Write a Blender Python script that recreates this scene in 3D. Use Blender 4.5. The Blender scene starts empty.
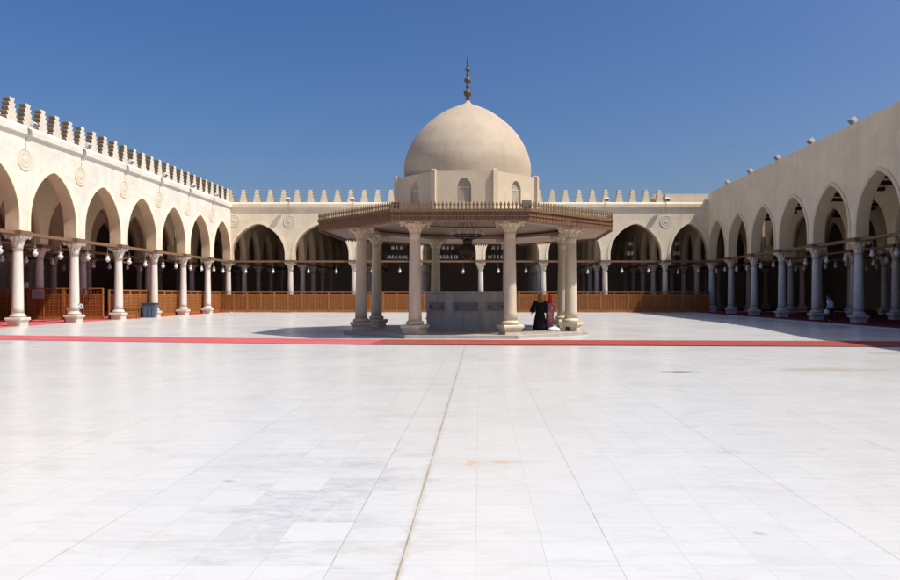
import bpy, math, random
from mathutils import Vector, Matrix
random.seed(7)
S = bpy.context.scene
COL = S.collection
PI = math.pi
R = math.radians

# ------------------------------------------------------------------ helpers
class MB:
    """collects faces; build() links them as one mesh object"""
    def __init__(self):
        self.v = []; self.f = []; self.s = []; self.M = None
    def add(self, vs, fs, smooth=False):
        o = len(self.v)
        if self.M is not None:
            vs = [self.M @ Vector(p) for p in vs]
        self.v += [tuple(p) for p in vs]
        for q in fs:
            self.f.append([i + o for i in q]); self.s.append(smooth)
    def box(self, x0, x1, y0, y1, z0, z1, t=0.0, skip=''):
        """axis box; t shrinks the top on both axes"""
        vs = [(x0, y0, z0), (x1, y0, z0), (x1, y1, z0), (x0, y1, z0),
              (x0 + t, y0 + t, z1), (x1 - t, y0 + t, z1), (x1 - t, y1 - t, z1), (x0 + t, y1 - t, z1)]
        fs = [(3, 2, 1, 0), (4, 5, 6, 7), (0, 1, 5, 4), (1, 2, 6, 5), (2, 3, 7, 6), (3, 0, 4, 7)]
        self.add(vs, fs)
    def lathe(self, prof, seg=24, c=(0, 0, 0), smooth=True, mod=None, rot=0.0, caps=True):
        vs = []; fs = []
        n = len(prof)
        for (r, z) in prof:
            for k in range(seg):
                a = 2 * PI * k / seg + rot
                rr = r if mod is None else mod(r, z, a)
                vs.append((c[0] + rr * math.cos(a), c[1] + rr * math.sin(a), c[2] + z))
        for i in range(n - 1):
            for k in range(seg):
                k2 = (k + 1) % seg
                fs.append((i * seg + k, i * seg + k2, (i + 1) * seg + k2, (i + 1) * seg + k))
        self.add(vs, fs, smooth)
        if caps:
            self.add([vs[k] for k in range(seg)], [tuple(reversed(range(seg)))])
            self.add([vs[(n - 1) * seg + k] for k in range(seg)], [tuple(range(seg))])
    def loft(self, rings, smooth=True, caps=True, skip=None):
        """rings: lists of points with equal counts"""
        n = len(rings[0]); vs = [p for r in rings for p in r]; fs = []
        for i in range(len(rings) - 1):
            for k in range(n):
                if skip and skip(i, k): continue
                k2 = (k + 1) % n
                fs.append((i * n + k, i * n + k2, (i + 1) * n + k2, (i + 1) * n + k))
        if caps:
            fs.append(tuple(reversed(range(n)))); fs.append(tuple((len(rings) - 1) * n + k for k in range(n)))
        self.add(vs, fs, smooth)
    def tube(self, pts, rad, seg=8, smooth=True):
        pts = [Vector(p) for p in pts]
        if not hasattr(rad, '__len__'): rad = [rad] * len(pts)
        rings = []
        for i, p in enumerate(pts):
            d = (pts[min(i + 1, len(pts) - 1)] - pts[max(i - 1, 0)]).normalized()
            a = d.cross(Vector((0, 0, 1)))
            if a.length < 1e-3: a = Vector((1, 0, 0))
            a.normalize(); b = d.cross(a)
            rings.append([p + rad[i] * (math.cos(2 * PI * k / seg) * a + math.sin(2 * PI * k / seg) * b) for k in range(seg)])
        self.loft(rings, smooth)
    def prism(self, poly, fn, d0, d1):
        """poly of (u, w) extruded from depth d0 to d1; fn(u, d, w) -> xyz"""
        n = len(poly)
        vs = [fn(u, d0, w) for u, w in poly] + [fn(u, d1, w) for u, w in poly]
        fs = [tuple(range(n)), tuple(reversed(range(n, 2 * n)))]
        fs += [(k, (k + 1) % n + 0, (k + 1) % n + n, k + n) for k in range(n)]
        self.add(vs, fs)
    def sphere(self, c, r, seg=12, rings=8, sz=1.0):
        prof = [(max(r * math.sin(PI * i / rings), 1e-4), -r * sz * math.cos(PI * i / rings)) for i in range(rings + 1)]
        self.lathe(prof, seg, c, caps=False)
    def mesh(self, name):
        me = bpy.data.meshes.new(name)
        me.from_pydata(self.v, [], self.f)
        me.polygons.foreach_set('use_smooth', self.s)
        me.validate(); me.update()
        return me
    def build(self, name, mat, parent=None, base=(0, 0, 0), fix=True):
        if base != (0, 0, 0):
            self.v = [(p[0] - base[0], p[1] - base[1], p[2] - base[2]) for p in self.v]
        me = self.mesh(name)
        if fix: fix_normals(me)
        me.materials.append(mat)
        return link(name, me, parent)

def fix_normals(me):
    import bmesh
    bm = bmesh.new(); bm.from_mesh(me)
    bmesh.ops.remove_doubles(bm, verts=bm.verts, dist=1e-5)
    bmesh.ops.recalc_face_normals(bm, faces=bm.faces)
    bm.to_mesh(me); bm.free()

def link(name, me, parent=None, loc=None, rz=0.0):
    o = bpy.data.objects.new(name, me); COL.objects.link(o)
    if parent is not None: o.parent = parent
    if loc is not None: o.location = loc
    if rz: o.rotation_euler = (0, 0, rz)
    return o

def tag(o, label, cat, group=None, kind=None):
    o['label'] = label; o['category'] = cat
    if group: o['group'] = group
    if kind: o['kind'] = kind
    return o

def thing(name, label, cat, loc=(0, 0, 0), rz=0.0, group=None):
    o = bpy.data.objects.new(name, None); COL.objects.link(o)
    o.location = loc; o.rotation_euler = (0, 0, rz); o.empty_display_size = 0.2
    return tag(o, label, cat, group)

def dup(root, label, loc, rz=0.0):
    r = root.copy(); COL.objects.link(r); r.location = loc; r.rotation_euler = (0, 0, rz); r['label'] = label
    for ch in list(root.children):
        c = ch.copy(); COL.objects.link(c); c.parent = r
        for g in list(ch.children):
            d = g.copy(); COL.objects.link(d); d.parent = c
    return r

ORD = ['first', 'second', 'third', 'fourth', 'fifth', 'sixth', 'seventh', 'eighth', 'ninth', 'tenth', 'eleventh', 'twelfth',
       'thirteenth', 'fourteenth', 'fifteenth', 'sixteenth', 'seventeenth', 'eighteenth', 'nineteenth', 'twentieth']

# ------------------------------------------------------------------ materials
class NT:
    def __init__(self, name):
        self.m = bpy.data.materials.new(name); self.m.use_nodes = True
        self.t = self.m.node_tree; self.n = self.t.nodes
        self.b = self.n['Principled BSDF']
    def new(self, typ, **kw):
        n = self.n.new(typ)
        for k, v in kw.items(): setattr(n, k, v)
        return n
    def lk(self, a, b): self.t.links.new(a, b)
    def pos(self, scale=(1, 1, 1), rot=(0, 0, 0), loc=(0, 0, 0)):
        g = self.new('ShaderNodeNewGeometry'); mp = self.new('ShaderNodeMapping')
        mp.inputs['Scale'].default_value = scale; mp.inputs['Rotation'].default_value = rot; mp.inputs['Location'].default_value = loc
        self.lk(g.outputs['Position'], mp.inputs['Vector']); return mp.outputs['Vector']
    def obj(self, scale=(1, 1, 1)):
        g = self.new('ShaderNodeTexCoord'); mp = self.new('ShaderNodeMapping'); mp.inputs['Scale'].default_value = scale
        self.lk(g.outputs['Object'], mp.inputs['Vector']); return mp.outputs['Vector']
    def noise(self, vec, scale, detail=5, rough=0.6, dist=0.0):
        n = self.new('ShaderNodeTexNoise'); n.inputs['Scale'].default_value = scale; n.inputs['Detail'].default_value = detail
        n.inputs['Roughness'].default_value = rough; n.inputs['Distortion'].default_value = dist
        self.lk(vec, n.inputs['Vector']); return n.outputs['Fac']
    def ramp(self, fac, stops):
        r = self.new('ShaderNodeValToRGB')
        el = r.color_ramp.elements
        while len(el) < len(stops): el.new(0.5)
        for e, (p, c) in zip(el, stops):
            e.position = p; e.color = (c, c, c, 1) if not hasattr(c, '__len__') else (*c, 1)
        self.lk(fac, r.inputs['Fac']); return r.outputs['Color']
    def mix(self, fac, a, b, mode='MIX'):
        m = self.new('ShaderNodeMix', data_type='RGBA', blend_type=mode)
        for s, x in ((m.inputs[0], fac), (m.inputs[6], a), (m.inputs[7], b)):
            if hasattr(x, 'is_linked'): self.lk(x, s)
            elif hasattr(x, '__len__'): s.default_value = (*x, 1)
            else: s.default_value = x
        return m.outputs[2]
    def math(self, op, a, b=0.0, clamp=False):
        m = self.new('ShaderNodeMath', operation=op); m.use_clamp = clamp
        for s, x in ((m.inputs[0], a), (m.inputs[1], b)):
            if hasattr(x, 'is_linked'): self.lk(x, s)
            else: s.default_value = x
        return m.outputs[0]
    def bump(self, h, strength=0.2, dist=0.02):
        b = self.new('ShaderNodeBump'); b.inputs['Strength'].default_value = strength; b.inputs['Distance'].default_value = dist
        self.lk(h, b.inputs['Height']); self.lk(b.outputs['Normal'], self.b.inputs['Normal'])
    def out(self, col, rough=0.8, spec=0.3, metal=0.0):
        if hasattr(col, 'is_linked'): self.lk(col, self.b.inputs['Base Color'])
        else: self.b.inputs['Base Color'].default_value = (*col, 1)
        if hasattr(rough, 'is_linked'): self.lk(rough, self.b.inputs['Roughness'])
        else: self.b.inputs['Roughness'].default_value = rough
        self.b.inputs['Specular IOR Level'].default_value = spec
        self.b.inputs['Metallic'].default_value = metal
        return self.m

def mul(c, k): return tuple(x * k for x in c)

def plaster(name, c, streak=0.12, blocks=None, warm=None, var=0.16):
    """lime plaster over coursed stone; blocks = 'x' or 'y', the axis the courses run along"""
    t = NT(name); p = t.pos()
    big = t.noise(p, 0.35, 4, 0.6); mid = t.noise(p, 2.3, 6, 0.65); fine = t.noise(p, 24, 5, 0.7)
    st = t.noise(t.pos((1.6, 1.6, 0.12)), 1.0, 5, 0.6)
    col = t.mix(t.ramp(big, [(0.3, 0.0), (0.75, 1.0)]), mul(c, 1.0 - var * 0.6), mul(c, 1.0 + var * 0.4))
    col = t.mix(t.ramp(mid, [(0.35, 0.0), (0.8, 1.0)]), col, warm or mul(c, 0.84), 'MIX') if False else t.mix(
        t.math('MULTIPLY', t.ramp(mid, [(0.45, 0.0), (0.8, 1.0)]), 0.45), col, warm or mul(c, 0.82))
    col = t.mix(t.math('MULTIPLY', t.ramp(st, [(0.5, 0.0), (0.78, 1.0)]), streak * 3), col, mul(c, 0.72))
    patch = t.noise(t.pos((1, 1, 1.3), loc=(3.1, 8.7, 1.9)), 0.55, 3, 0.5, 0.4)     # re-plastered patches with their own edges
    col = t.mix(t.math('MULTIPLY', t.ramp(patch, [(0.57, 0), (0.60, 1)]), 0.30), col, mul(c, 1.12))
    col = t.mix(t.math('MULTIPLY', t.ramp(fine, [(0.58, 0), (0.80, 1)]), 0.35), col, mul(c, 0.66))
    h = t.math('ADD', t.math('MULTIPLY', mid, 0.5), t.math('MULTIPLY', fine, 0.5))
    if blocks:
        g = t.new('ShaderNodeNewGeometry'); sp = t.new('ShaderNodeSeparateXYZ'); cb = t.new('ShaderNodeCombineXYZ')
        t.lk(g.outputs['Position'], sp.inputs[0])
        t.lk(t.math('ADD', sp.outputs[0], sp.outputs[1]) if blocks == 'z' else sp.outputs[0 if blocks == 'x' else 1], cb.inputs[0]); t.lk(sp.outputs[2], cb.inputs[1])
        br = t.new('ShaderNodeTexBrick'); t.lk(cb.outputs[0], br.inputs['Vector'])
        br.inputs['Scale'].default_value = 1.0; br.inputs['Brick Width'].default_value = 0.78; br.inputs['Row Height'].default_value = 0.36
        br.inputs['Mortar Size'].default_value = 0.010; br.inputs['Mortar Smooth'].default_value = 0.6
        br.inputs['Color1'].default_value = (1.03, 1.02, 1.0, 1); br.inputs['Color2'].default_value = (0.90, 0.89, 0.87, 1)
        br.inputs['Mortar'].default_value = (0.80, 0.78, 0.75, 1)
        col = t.mix(0.55, col, t.mix(1.0, col, br.outputs['Color'], 'MULTIPLY'))
        h = t.math('SUBTRACT', h, t.math('MULTIPLY', br.outputs['Fac'], 0.35))
    t.bump(h, 0.35, 0.03)
    return t.out(col, 0.9, 0.15)

def simple(name, c, rough=0.6, spec=0.4, metal=0.0, var=0.18, scale=6.0, bump=0.1, stretch=(1, 1, 1)):
    t = NT(name); p = t.pos(stretch)
    n = t.noise(p, scale, 5, 0.6); n2 = t.noise(p, scale * 5, 4, 0.6)
    col = t.mix(n, mul(c, 1 - var), mul(c, 1 + var))
    col = t.mix(t.math('MULTIPLY', t.ramp(n2, [(0.5, 0), (0.8, 1)]), 0.5), col, mul(c, 1 - 1.6 * var))
    t.bump(n2, bump, 0.02)
    return t.out(col, rough, spec, metal)

def marble_shaft(name, c, c2):
    t = NT(name); p = t.pos((1, 1, 0.35))
    n = t.noise(p, 2.2, 6, 0.65, 0.6); n2 = t.noise(p, 11, 5, 0.65); tint = t.noise(t.pos((1, 1, 0.02)), 0.16, 2, 0.5)
    col = t.mix(t.ramp(n, [(0.35, 0), (0.7, 1)]), c, c2)
    col = t.mix(t.math('MULTIPLY', t.ramp(tint, [(0.40, 0), (0.62, 1)]), 0.55), col, (c2[0] * 1.02, c2[1] * 0.97, c2[2] * 0.90))
    col = t.mix(t.math('MULTIPLY', t.ramp(n2, [(0.52, 0), (0.8, 1)]), 0.5), col, mul(c2, 0.8))
    t.bump(n2, 0.1, 0.02)
    return t.out(col, 0.5, 0.4)

def floor_marble():
    t = NT('marble_paving')
    p = t.pos(loc=(0.03 + 0.455 * 400, 0.42 * 400 - 0.21, 0))
    br = t.new('ShaderNodeTexBrick', offset=0.0, squash=1.0); t.lk(p, br.inputs['Vector'])
    I = br.inputs
    I['Scale'].default_value = 1.0; I['Brick Width'].default_value = 0.455; I['Row Height'].default_value = 0.42
    I['Mortar Size'].default_value = 0.0028; I['Mortar Smooth'].default_value = 0.3; I['Bias'].default_value = -0.1
    I['Color1'].default_value = (0.600, 0.602, 0.588, 1); I['Color2'].default_value = (0.570, 0.572, 0.560, 1); I['Mortar'].default_value = (0.475, 0.455, 0.425, 1)
    q = t.pos()
    vein = t.noise(t.pos((0.7, 2.4, 1)), 2.6, 8, 0.7, 1.2)
    fine = t.noise(t.pos((1, 3.0, 1)), 14, 6, 0.7)
    big = t.noise(q, 0.22, 4, 0.55)
    col = br.outputs['Color']
    col = t.mix(t.math('MULTIPLY', t.ramp(vein, [(0.50, 0), (0.72, 1)]), 0.6), col, (0.47, 0.475, 0.48))
    col = t.mix(t.math('MULTIPLY', t.ramp(fine, [(0.55, 0), (0.85, 1)]), 0.45), col, (0.43, 0.425, 0.41))
    col = t.mix(t.math('MULTIPLY', t.ramp(big, [(0.45, 0), (0.8, 1)]), 0.28), col, (0.53, 0.515, 0.49))
    # darker joints every fourth course, grimy in places
    b4 = t.new('ShaderNodeTexBrick', offset=0.0); t.lk(t.pos(loc=(0.03 + 0.455 * 402, 0.42 * 400 - 0.21, 0)), b4.inputs['Vector'])
    for k, v in (('Scale', 1.0), ('Brick Width', 1.82), ('Row Height', 400.0), ('Mortar Size', 0.006), ('Mortar Smooth', 0.5)): b4.inputs[k].default_value = v
    grime = t.noise(q, 1.7, 6, 0.7)
    col = t.mix(t.math('MULTIPLY', b4.outputs['Fac'], t.ramp(grime, [(0.35, 0.1), (0.65, 0.85)])), col, (0.30, 0.275, 0.235))
    streak = t.noise(t.pos((0.55, 5.0, 1), loc=(5, 1, 0)), 2.2, 8, 0.75, 0.6)
    col = t.mix(t.math('MULTIPLY', t.ramp(streak, [(0.52, 0), (0.70, 1)]), 0.30), col, (0.49, 0.475, 0.45))
    # a run of greyer, worn slabs left of the long joint
    sp = t.new('ShaderNodeSeparateXYZ'); t.lk(q, sp.inputs[0])
    rag = t.noise(q, 7.0, 8, 0.72, 0.8)
    ragw = t.noise(t.pos((0.6, 2.2, 1)), 1.6, 8, 0.75, 0.8)
    def blob(x0, y0, a, b, wide=False):
        dx = t.math('DIVIDE', t.math('SUBTRACT', sp.outputs[0], x0), a); dy = t.math('DIVIDE', t.math('SUBTRACT', sp.outputs[1], y0), b)
        d = t.math('SQRT', t.math('ADD', t.math('MULTIPLY', dx, dx), t.math('MULTIPLY', dy, dy)))
        v = t.math('SUBTRACT', ragw if wide else rag, t.math('MULTIPLY', t.math('SUBTRACT', d, 0.55), 0.30))
        return t.ramp(v, [(0.44, 0), (0.60, 1)])
    br2 = t.new('ShaderNodeTexBrick', offset=0.0); t.lk(p, br2.inputs['Vector'])
    for k, v in (('Scale', 1.0), ('Brick Width', 0.455), ('Row Height', 0.42), ('Mortar Size', 0.0), ('Bias', 0.0)): br2.inputs[k].default_value = v
    br2.inputs['Color1'].default_value = (0, 0, 0, 1); br2.inputs['Color2'].default_value = (1, 1, 1, 1); br2.inputs['Mortar'].default_value = (0, 0, 0, 1)
    rnd = t.ramp(br2.outputs['Color'], [(0.32, 0), (0.6, 1)])
    veil = t.noise(t.pos((1.0, 1.4, 1)), 5.5, 7, 0.75, 0.8)
    g = t.math('MULTIPLY', blob(-1.35, 6.0, 1.3, 3.4, True), t.math('MULTIPLY', rnd, t.ramp(veil, [(0.38, 0), (0.62, 1)])))
    col = t.mix(t.math('MULTIPLY', g, 0.75), col, (0.40, 0.40, 0.41))
    scuff = t.math('MULTIPLY', t.ramp(t.noise(t.pos((0.5, 1.2, 1), loc=(7, 3, 0)), 1.1, 7, 0.7, 0.5), [(0.555, 0), (0.70, 1)]), 0.5)
    col = t.mix(scuff, col, (0.47, 0.43, 0.37))
    jd = t.math('ADD', t.math('DIVIDE', t.math('ABSOLUTE', t.math('ADD', sp.outputs[0], 0.50)), 0.05), t.math('MULTIPLY', t.math('SUBTRACT', rag, 0.5), 5.0))
    col = t.mix(t.math('MULTIPLY', t.ramp(jd, [(0.2, 1), (0.9, 0)]), 0.35), col, (0.45, 0.40, 0.32))       # silt spread along the open joint
    for (x0, y0, a, b, k, c) in ((-0.09, 7.1, 0.10, 0.28, 0.6, (0.56, 0.38, 0.21)), (0.22, 7.13, 0.26, 0.07, 0.65, (0.54, 0.35, 0.18)),
                                 (4.4, 15.6, 0.6, 0.30, 0.9, (0.22, 0.20, 0.17)), (8.0, 16.0, 2.3, 0.6, 0.6, (0.45, 0.39, 0.30)), (12.1, 20.5, 1.2, 0.5, 0.7, (0.42, 0.36, 0.27)),
                                 (-2.3, 6.4, 0.10, 0.08, 0.6, (0.3, 0.29, 0.27)), (2.0, 5.0, 0.10, 0.07, 0.6, (0.32, 0.31, 0.29)), (2.7, 7.6, 0.3, 0.16, 0.4, (0.42, 0.37, 0.28)),
                                 (6.0, 40.0, 3.0, 2.2, 0.5, (0.48, 0.42, 0.34)), (3.5, 22.6, 1.2, 0.5, 0.5, (0.40, 0.36, 0.30))):
        col = t.mix(t.math('MULTIPLY', blob(x0, y0, a, b, a > 0.5), k), col, c)
    t.bump(t.math('MULTIPLY', br.outputs['Fac'], -1.0), 0.15, 0.004)
    rgh = t.math('ADD', 0.15, t.math('MULTIPLY', big, 0.22))
    return t.out(col, rgh, 0.5)

def carpet_mat(name, c):
    t = NT(name); p = t.pos()
    n = t.noise(p, 0.9, 4, 0.6); f = t.noise(p, 60, 3, 0.7)
    col = t.mix(t.ramp(n, [(0.3, 0), (0.75, 1)]), mul(c, 0.85), mul(c, 1.12))
    col = t.mix(t.math('MULTIPLY', f, 0.3), col, mul(c, 0.6))
    t.bump(f, 0.4, 0.01)
    return t.out(col, 0.95, 0.1)

def wood(name, c, along='z', var=0.3, rough=0.6):
    t = NT(name); s = {'x': (0.15, 1, 1), 'y': (1, 0.15, 1), 'z': (1, 1, 0.15)}[along]
    p = t.pos(s); n = t.noise(p, 9, 6, 0.65, 0.4); n2 = t.noise(t.pos(), 0.8, 4, 0.6)
    col = t.mix(t.ramp(n, [(0.3, 0), (0.72, 1)]), mul(c, 1 - var), mul(c, 1 + var))
    col = t.mix(t.math('MULTIPLY', n2, 0.5), col, mul(c, 0.7))
    t.bump(n, 0.2, 0.02)
    return t.out(col, rough, 0.3)

M = {}
M['plaster_left'] = plaster('whitewashed_stone', (0.675, 0.63, 0.555), 0.20, 'y', (0.61, 0.52, 0.405), 0.16)
M['plaster_back'] = plaster('cream_stone', (0.73, 0.63, 0.475), 0.16, 'x', (0.64, 0.51, 0.345))
M['plaster_right'] = plaster('ochre_plaster', (0.80, 0.65, 0.46), 0.20, None, (0.66, 0.50, 0.335))
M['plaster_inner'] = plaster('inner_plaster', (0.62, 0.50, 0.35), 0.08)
M['plaster_dim'] = simple('rear_wall_plaster', (0.50, 0.45, 0.42), 0.9, 0.1)  # plain grey-brown tone for the rear walls of the halls
M['merlon'] = plaster('merlon_stone', (0.60, 0.545, 0.46), 0.16, None, (0.48, 0.41, 0.32), 0.2)
M['flank_shade'] = plaster('merlon_flank_shade', (0.27, 0.215, 0.155), 0.1, None, (0.19, 0.15, 0.105), 0.3)  # dark tone painted on the merlon flanks to stand in for shade
M['roundel'] = plaster('roundel_stone', (0.62, 0.545, 0.43), 0.08, None, (0.50, 0.42, 0.31))
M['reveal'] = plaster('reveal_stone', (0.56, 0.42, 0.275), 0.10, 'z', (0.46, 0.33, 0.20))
M['roof'] = plaster('roof_screed', (0.48, 0.42, 0.34))
M['trim'] = plaster('hood_stone', (0.76, 0.66, 0.50), 0.05)
M['trim_right'] = plaster('hood_stone_ochre', (0.70, 0.55, 0.38), 0.05)
M['shaft'] = marble_shaft('pale_column_marble', (0.66, 0.62, 0.56), (0.52, 0.48, 0.43))
M['shaft_dim'] = marble_shaft('shaded_column_marble', (0.58, 0.565, 0.56), (0.45, 0.435, 0.43))  # greyer copy of the pale shaft, toned down for columns in shade
M['cap'] = marble_shaft('carved_marble', (0.62, 0.57, 0.48), (0.48, 0.43, 0.36))
M['fshaft'] = marble_shaft('buff_column_stone', (0.63, 0.555, 0.42), (0.48, 0.415, 0.31))
M['dome'] = plaster('dome_plaster', (0.455, 0.375, 0.285), 0.18, None, (0.36, 0.29, 0.215), 0.26)
M['drum'] = plaster('drum_plaster', (0.55, 0.455, 0.345), 0.20, None, (0.43, 0.34, 0.255), 0.2)
M['bronze'] = simple('weathered_bronze', (0.13, 0.085, 0.055), 0.65, 0.4, 0.35, 0.35, 14)
M['dark_bronze'] = simple('sooty_bronze', (0.055, 0.038, 0.027), 0.6, 0.4, 0.3, 0.3, 14)
M['fascia'] = wood('fascia_board', (0.175, 0.095, 0.049), 'z')
M['crest'] = wood('cresting_wood', (0.19, 0.118, 0.056), 'z')
M['soffit'] = wood('soffit_board', (0.31, 0.19, 0.12), 'x', 0.18)
M['lintel'] = wood('lintel_timber', (0.36, 0.27, 0.21), 'x', 0.15)
M['beam'] = wood('tie_beam_timber', (0.20, 0.115, 0.065), 'x')
M['dark_wood'] = wood('dark_timber', (0.045, 0.028, 0.02), 'x')
M['screen'] = wood('lattice_wood', (0.355, 0.135, 0.038), 'z', 0.36, 0.5)
M['screen_bar'] = wood('lattice_bar_wood', (0.15, 0.05, 0.015), 'z', 0.22, 0.5)
M['basin'] = marble_shaft('grey_veined_marble', (0.42, 0.41, 0.395), (0.24, 0.235, 0.235))
M['basin_dark'] = marble_shaft('dark_panel_marble', (0.22, 0.20, 0.19), (0.13, 0.125, 0.125))
M['step'] = marble_shaft('worn_step_stone', (0.42, 0.38, 0.33), (0.30, 0.27, 0.24))
M['floor'] = floor_marble()
M['kerb'] = marble_shaft('kerb_marble', (0.60, 0.58, 0.55), (0.48, 0.46, 0.43))
M['sand'] = simple('sandy_ground', (0.36, 0.30, 0.22), 0.95, 0.1, 0, 0.2, 0.6)
M['joint'] = simple('sandy_joint', (0.31, 0.27, 0.205), 0.95, 0.1, 0, 0.4, 9)
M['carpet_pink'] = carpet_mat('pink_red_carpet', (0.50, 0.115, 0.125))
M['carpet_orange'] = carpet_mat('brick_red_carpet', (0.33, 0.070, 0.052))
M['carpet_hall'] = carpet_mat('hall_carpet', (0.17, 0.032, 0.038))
M['glass'] = simple('milky_lamp_glass', (0.53, 0.515, 0.48), 0.25, 0.6, 0, 0.08, 20, 0.02)
M['metal'] = simple('grey_metal', (0.32, 0.32, 0.32), 0.45, 0.5, 0.5, 0.2, 12)
M['white_metal'] = simple('white_lamp_metal', (0.66, 0.65, 0.62), 0.45, 0.5, 0, 0.12, 12)
M['grey_lamp'] = simple('grey_lamp_metal', (0.36, 0.36, 0.33), 0.5, 0.4, 0, 0.15, 12)
M['lens'] = simple('lamp_lens', (0.18, 0.19, 0.2), 0.15, 0.6, 0, 0.2, 12, 0.0)
M['cable'] = simple('cable_grey', (0.36, 0.33, 0.29), 0.7, 0.3)
M['bin'] = simple('blue_bin_plastic', (0.07, 0.105, 0.155), 0.5, 0.4, 0, 0.2, 8)
M['bin_dark'] = simple('dark_bin_lid', (0.03, 0.035, 0.045), 0.5, 0.4)
M['paper'] = simple('paper_sheet', (0.66, 0.60, 0.48), 0.8, 0.2, 0, 0.06)
M['paper_violet'] = simple('violet_notice', (0.40, 0.34, 0.46), 0.8, 0.2, 0, 0.06)
M['ink'] = simple('ink', (0.03, 0.03, 0.035), 0.8, 0.2)
M['white'] = simple('white_plastic', (0.78, 0.78, 0.77), 0.5, 0.4, 0, 0.05)
M['black_cloth'] = simple('black_robe_cloth', (0.012, 0.012, 0.014), 0.9, 0.15, 0, 0.3, 8, 0.3)
M['tan_cloth'] = simple('tan_scarf_cloth', (0.28, 0.135, 0.06), 0.9, 0.15, 0, 0.3, 8, 0.3)
M['red_cloth'] = simple('red_scarf_cloth', (0.55, 0.02, 0.025), 0.9, 0.15, 0, 0.2, 8, 0.3)
def floral():
    t = NT('pink_print_cloth'); v = t.new('ShaderNodeTexVoronoi'); v.inputs['Scale'].default_value = 11
    t.lk(t.obj(), v.inputs['Vector'])
    col = t.mix(t.ramp(v.outputs['Distance'], [(0.32, 0), (0.42, 1)]), (0.66, 0.50, 0.48), (0.46, 0.13, 0.16))
    return t.out(col, 0.9, 0.15)
M['print_cloth'] = floral()
M['shirt'] = simple('pale_blue_shirt_cloth', (0.55, 0.60, 0.70), 0.9, 0.15, 0, 0.1, 8, 0.3)
M['trousers'] = simple('navy_trouser_cloth', (0.018, 0.02, 0.03), 0.9, 0.15, 0, 0.2, 8, 0.3)
M['skin'] = simple('skin', (0.34, 0.19, 0.12), 0.55, 0.4, 0, 0.08, 10, 0.05)
M['hair'] = simple('black_hair', (0.012, 0.01, 0.009), 0.5, 0.4)
M['eye'] = simple('eye_dark', (0.03, 0.02, 0.015), 0.2, 0.5)
M['shoe'] = simple('dark_leather', (0.03, 0.022, 0.018), 0.5, 0.4)
M['maroon'] = simple('maroon_bag_cloth', (0.13, 0.02, 0.025), 0.8, 0.2)
M['bench_wood'] = wood('bench_wood', (0.22, 0.085, 0.035), 'y')

# ------------------------------------------------------------------ dimensions (metres, camera at the origin, looking along +Y)
XL, XR, YB = -25.6, 23.54, 71.2
PL, PR = 5.405, 5.54
BACKX = [-25.6, -19.27, -12.80, -6.36, 0.08, 6.44, 12.71, 18.82, 23.54]
T2 = 0.375                        # half the wall thickness
Z_CAP, Z_PIER, Z_SPR, Z_APEX = 5.05, 5.27, 5.75, 8.95
NL, NR = 8, 12                    # bays built along the left and the right side

def arch_z(u): return Z_SPR + (Z_APEX - Z_SPR) * max(0.0, 1 - abs(u) ** 1.45) ** 0.45

USAMP = [-math.cos(PI * i / 36) for i in range(37)]
USAMP = [math.copysign(abs(u) ** 0.9, u) for u in USAMP]

def arcade_wall(mb, fn, cols, t0, t1, ztop, s_end0, s_end1, pw=0.95, azf=arch_z, zp=Z_PIER, ztopf=None, rev=None):
    """fn(s, t, z) -> xyz. A wall pierced by one arch between each pair of cols."""
    zt = ztopf or (lambda s: ztop)
    cols = sorted(cols)
    bays = [(cols[i] + pw / 2, cols[i + 1] - pw / 2) for i in range(len(cols) - 1)]
    edges = [s_end0] + [e for b in bays for e in b] + [s_end1]
    for i in range(0, len(edges), 2):              # piers
        a, b = edges[i], edges[i + 1]
        for t in (t0, t1):
            mb.add([fn(a, t, zp), fn(b, t, zp), fn(b, t, zt(b)), fn(a, t, zt(a))], [(0, 1, 2, 3)])
        mb.add([fn(a, t0, zp), fn(b, t0, zp), fn(b, t1, zp), fn(a, t1, zp)], [(0, 1, 2, 3)])
        mb.add([fn(a, t0, zt(a)), fn(b, t0, zt(b)), fn(b, t1, zt(b)), fn(a, t1, zt(a))], [(0, 1, 2, 3)])
        if i == 0: mb.add([fn(a, t0, zp), fn(a, t1, zp), fn(a, t1, zt(a)), fn(a, t0, zt(a))], [(0, 1, 2, 3)])
        if i == len(edges) - 2: mb.add([fn(b, t0, zp), fn(b, t1, zp), fn(b, t1, zt(b)), fn(b, t0, zt(b))], [(0, 1, 2, 3)])
    for a, b in bays:
        m, h = (a + b) / 2, (b - a) / 2
        P = [(m + h * u, azf(u)) for u in USAMP]
        zs = P[0][1]
        for s in (a, b):                            # jambs
            (rev or mb).add([fn(s, t0, zp), fn(s, t1, zp), fn(s, t1, zs), fn(s, t0, zs)], [(0, 1, 2, 3)])
        for (s0, z0), (s1, z1) in zip(P, P[1:]):
            for t in (t0, t1):
                mb.add([fn(s0, t, z0), fn(s1, t, z1), fn(s1, t, zt(s1)), fn(s0, t, zt(s0))], [(0, 1, 2, 3)])
            (rev or mb).add([fn(s0, t0, z0), fn(s1, t0, z1), fn(s1, t1, z1), fn(s0, t1, z0)], [(0, 1, 2, 3)], True)
            mb.add([fn(s0, t0, zt(s0)), fn(s1, t0, zt(s1)), fn(s1, t1, zt(s1)), fn(s0, t1, zt(s0))], [(0, 1, 2, 3)])
    return bays

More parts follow.
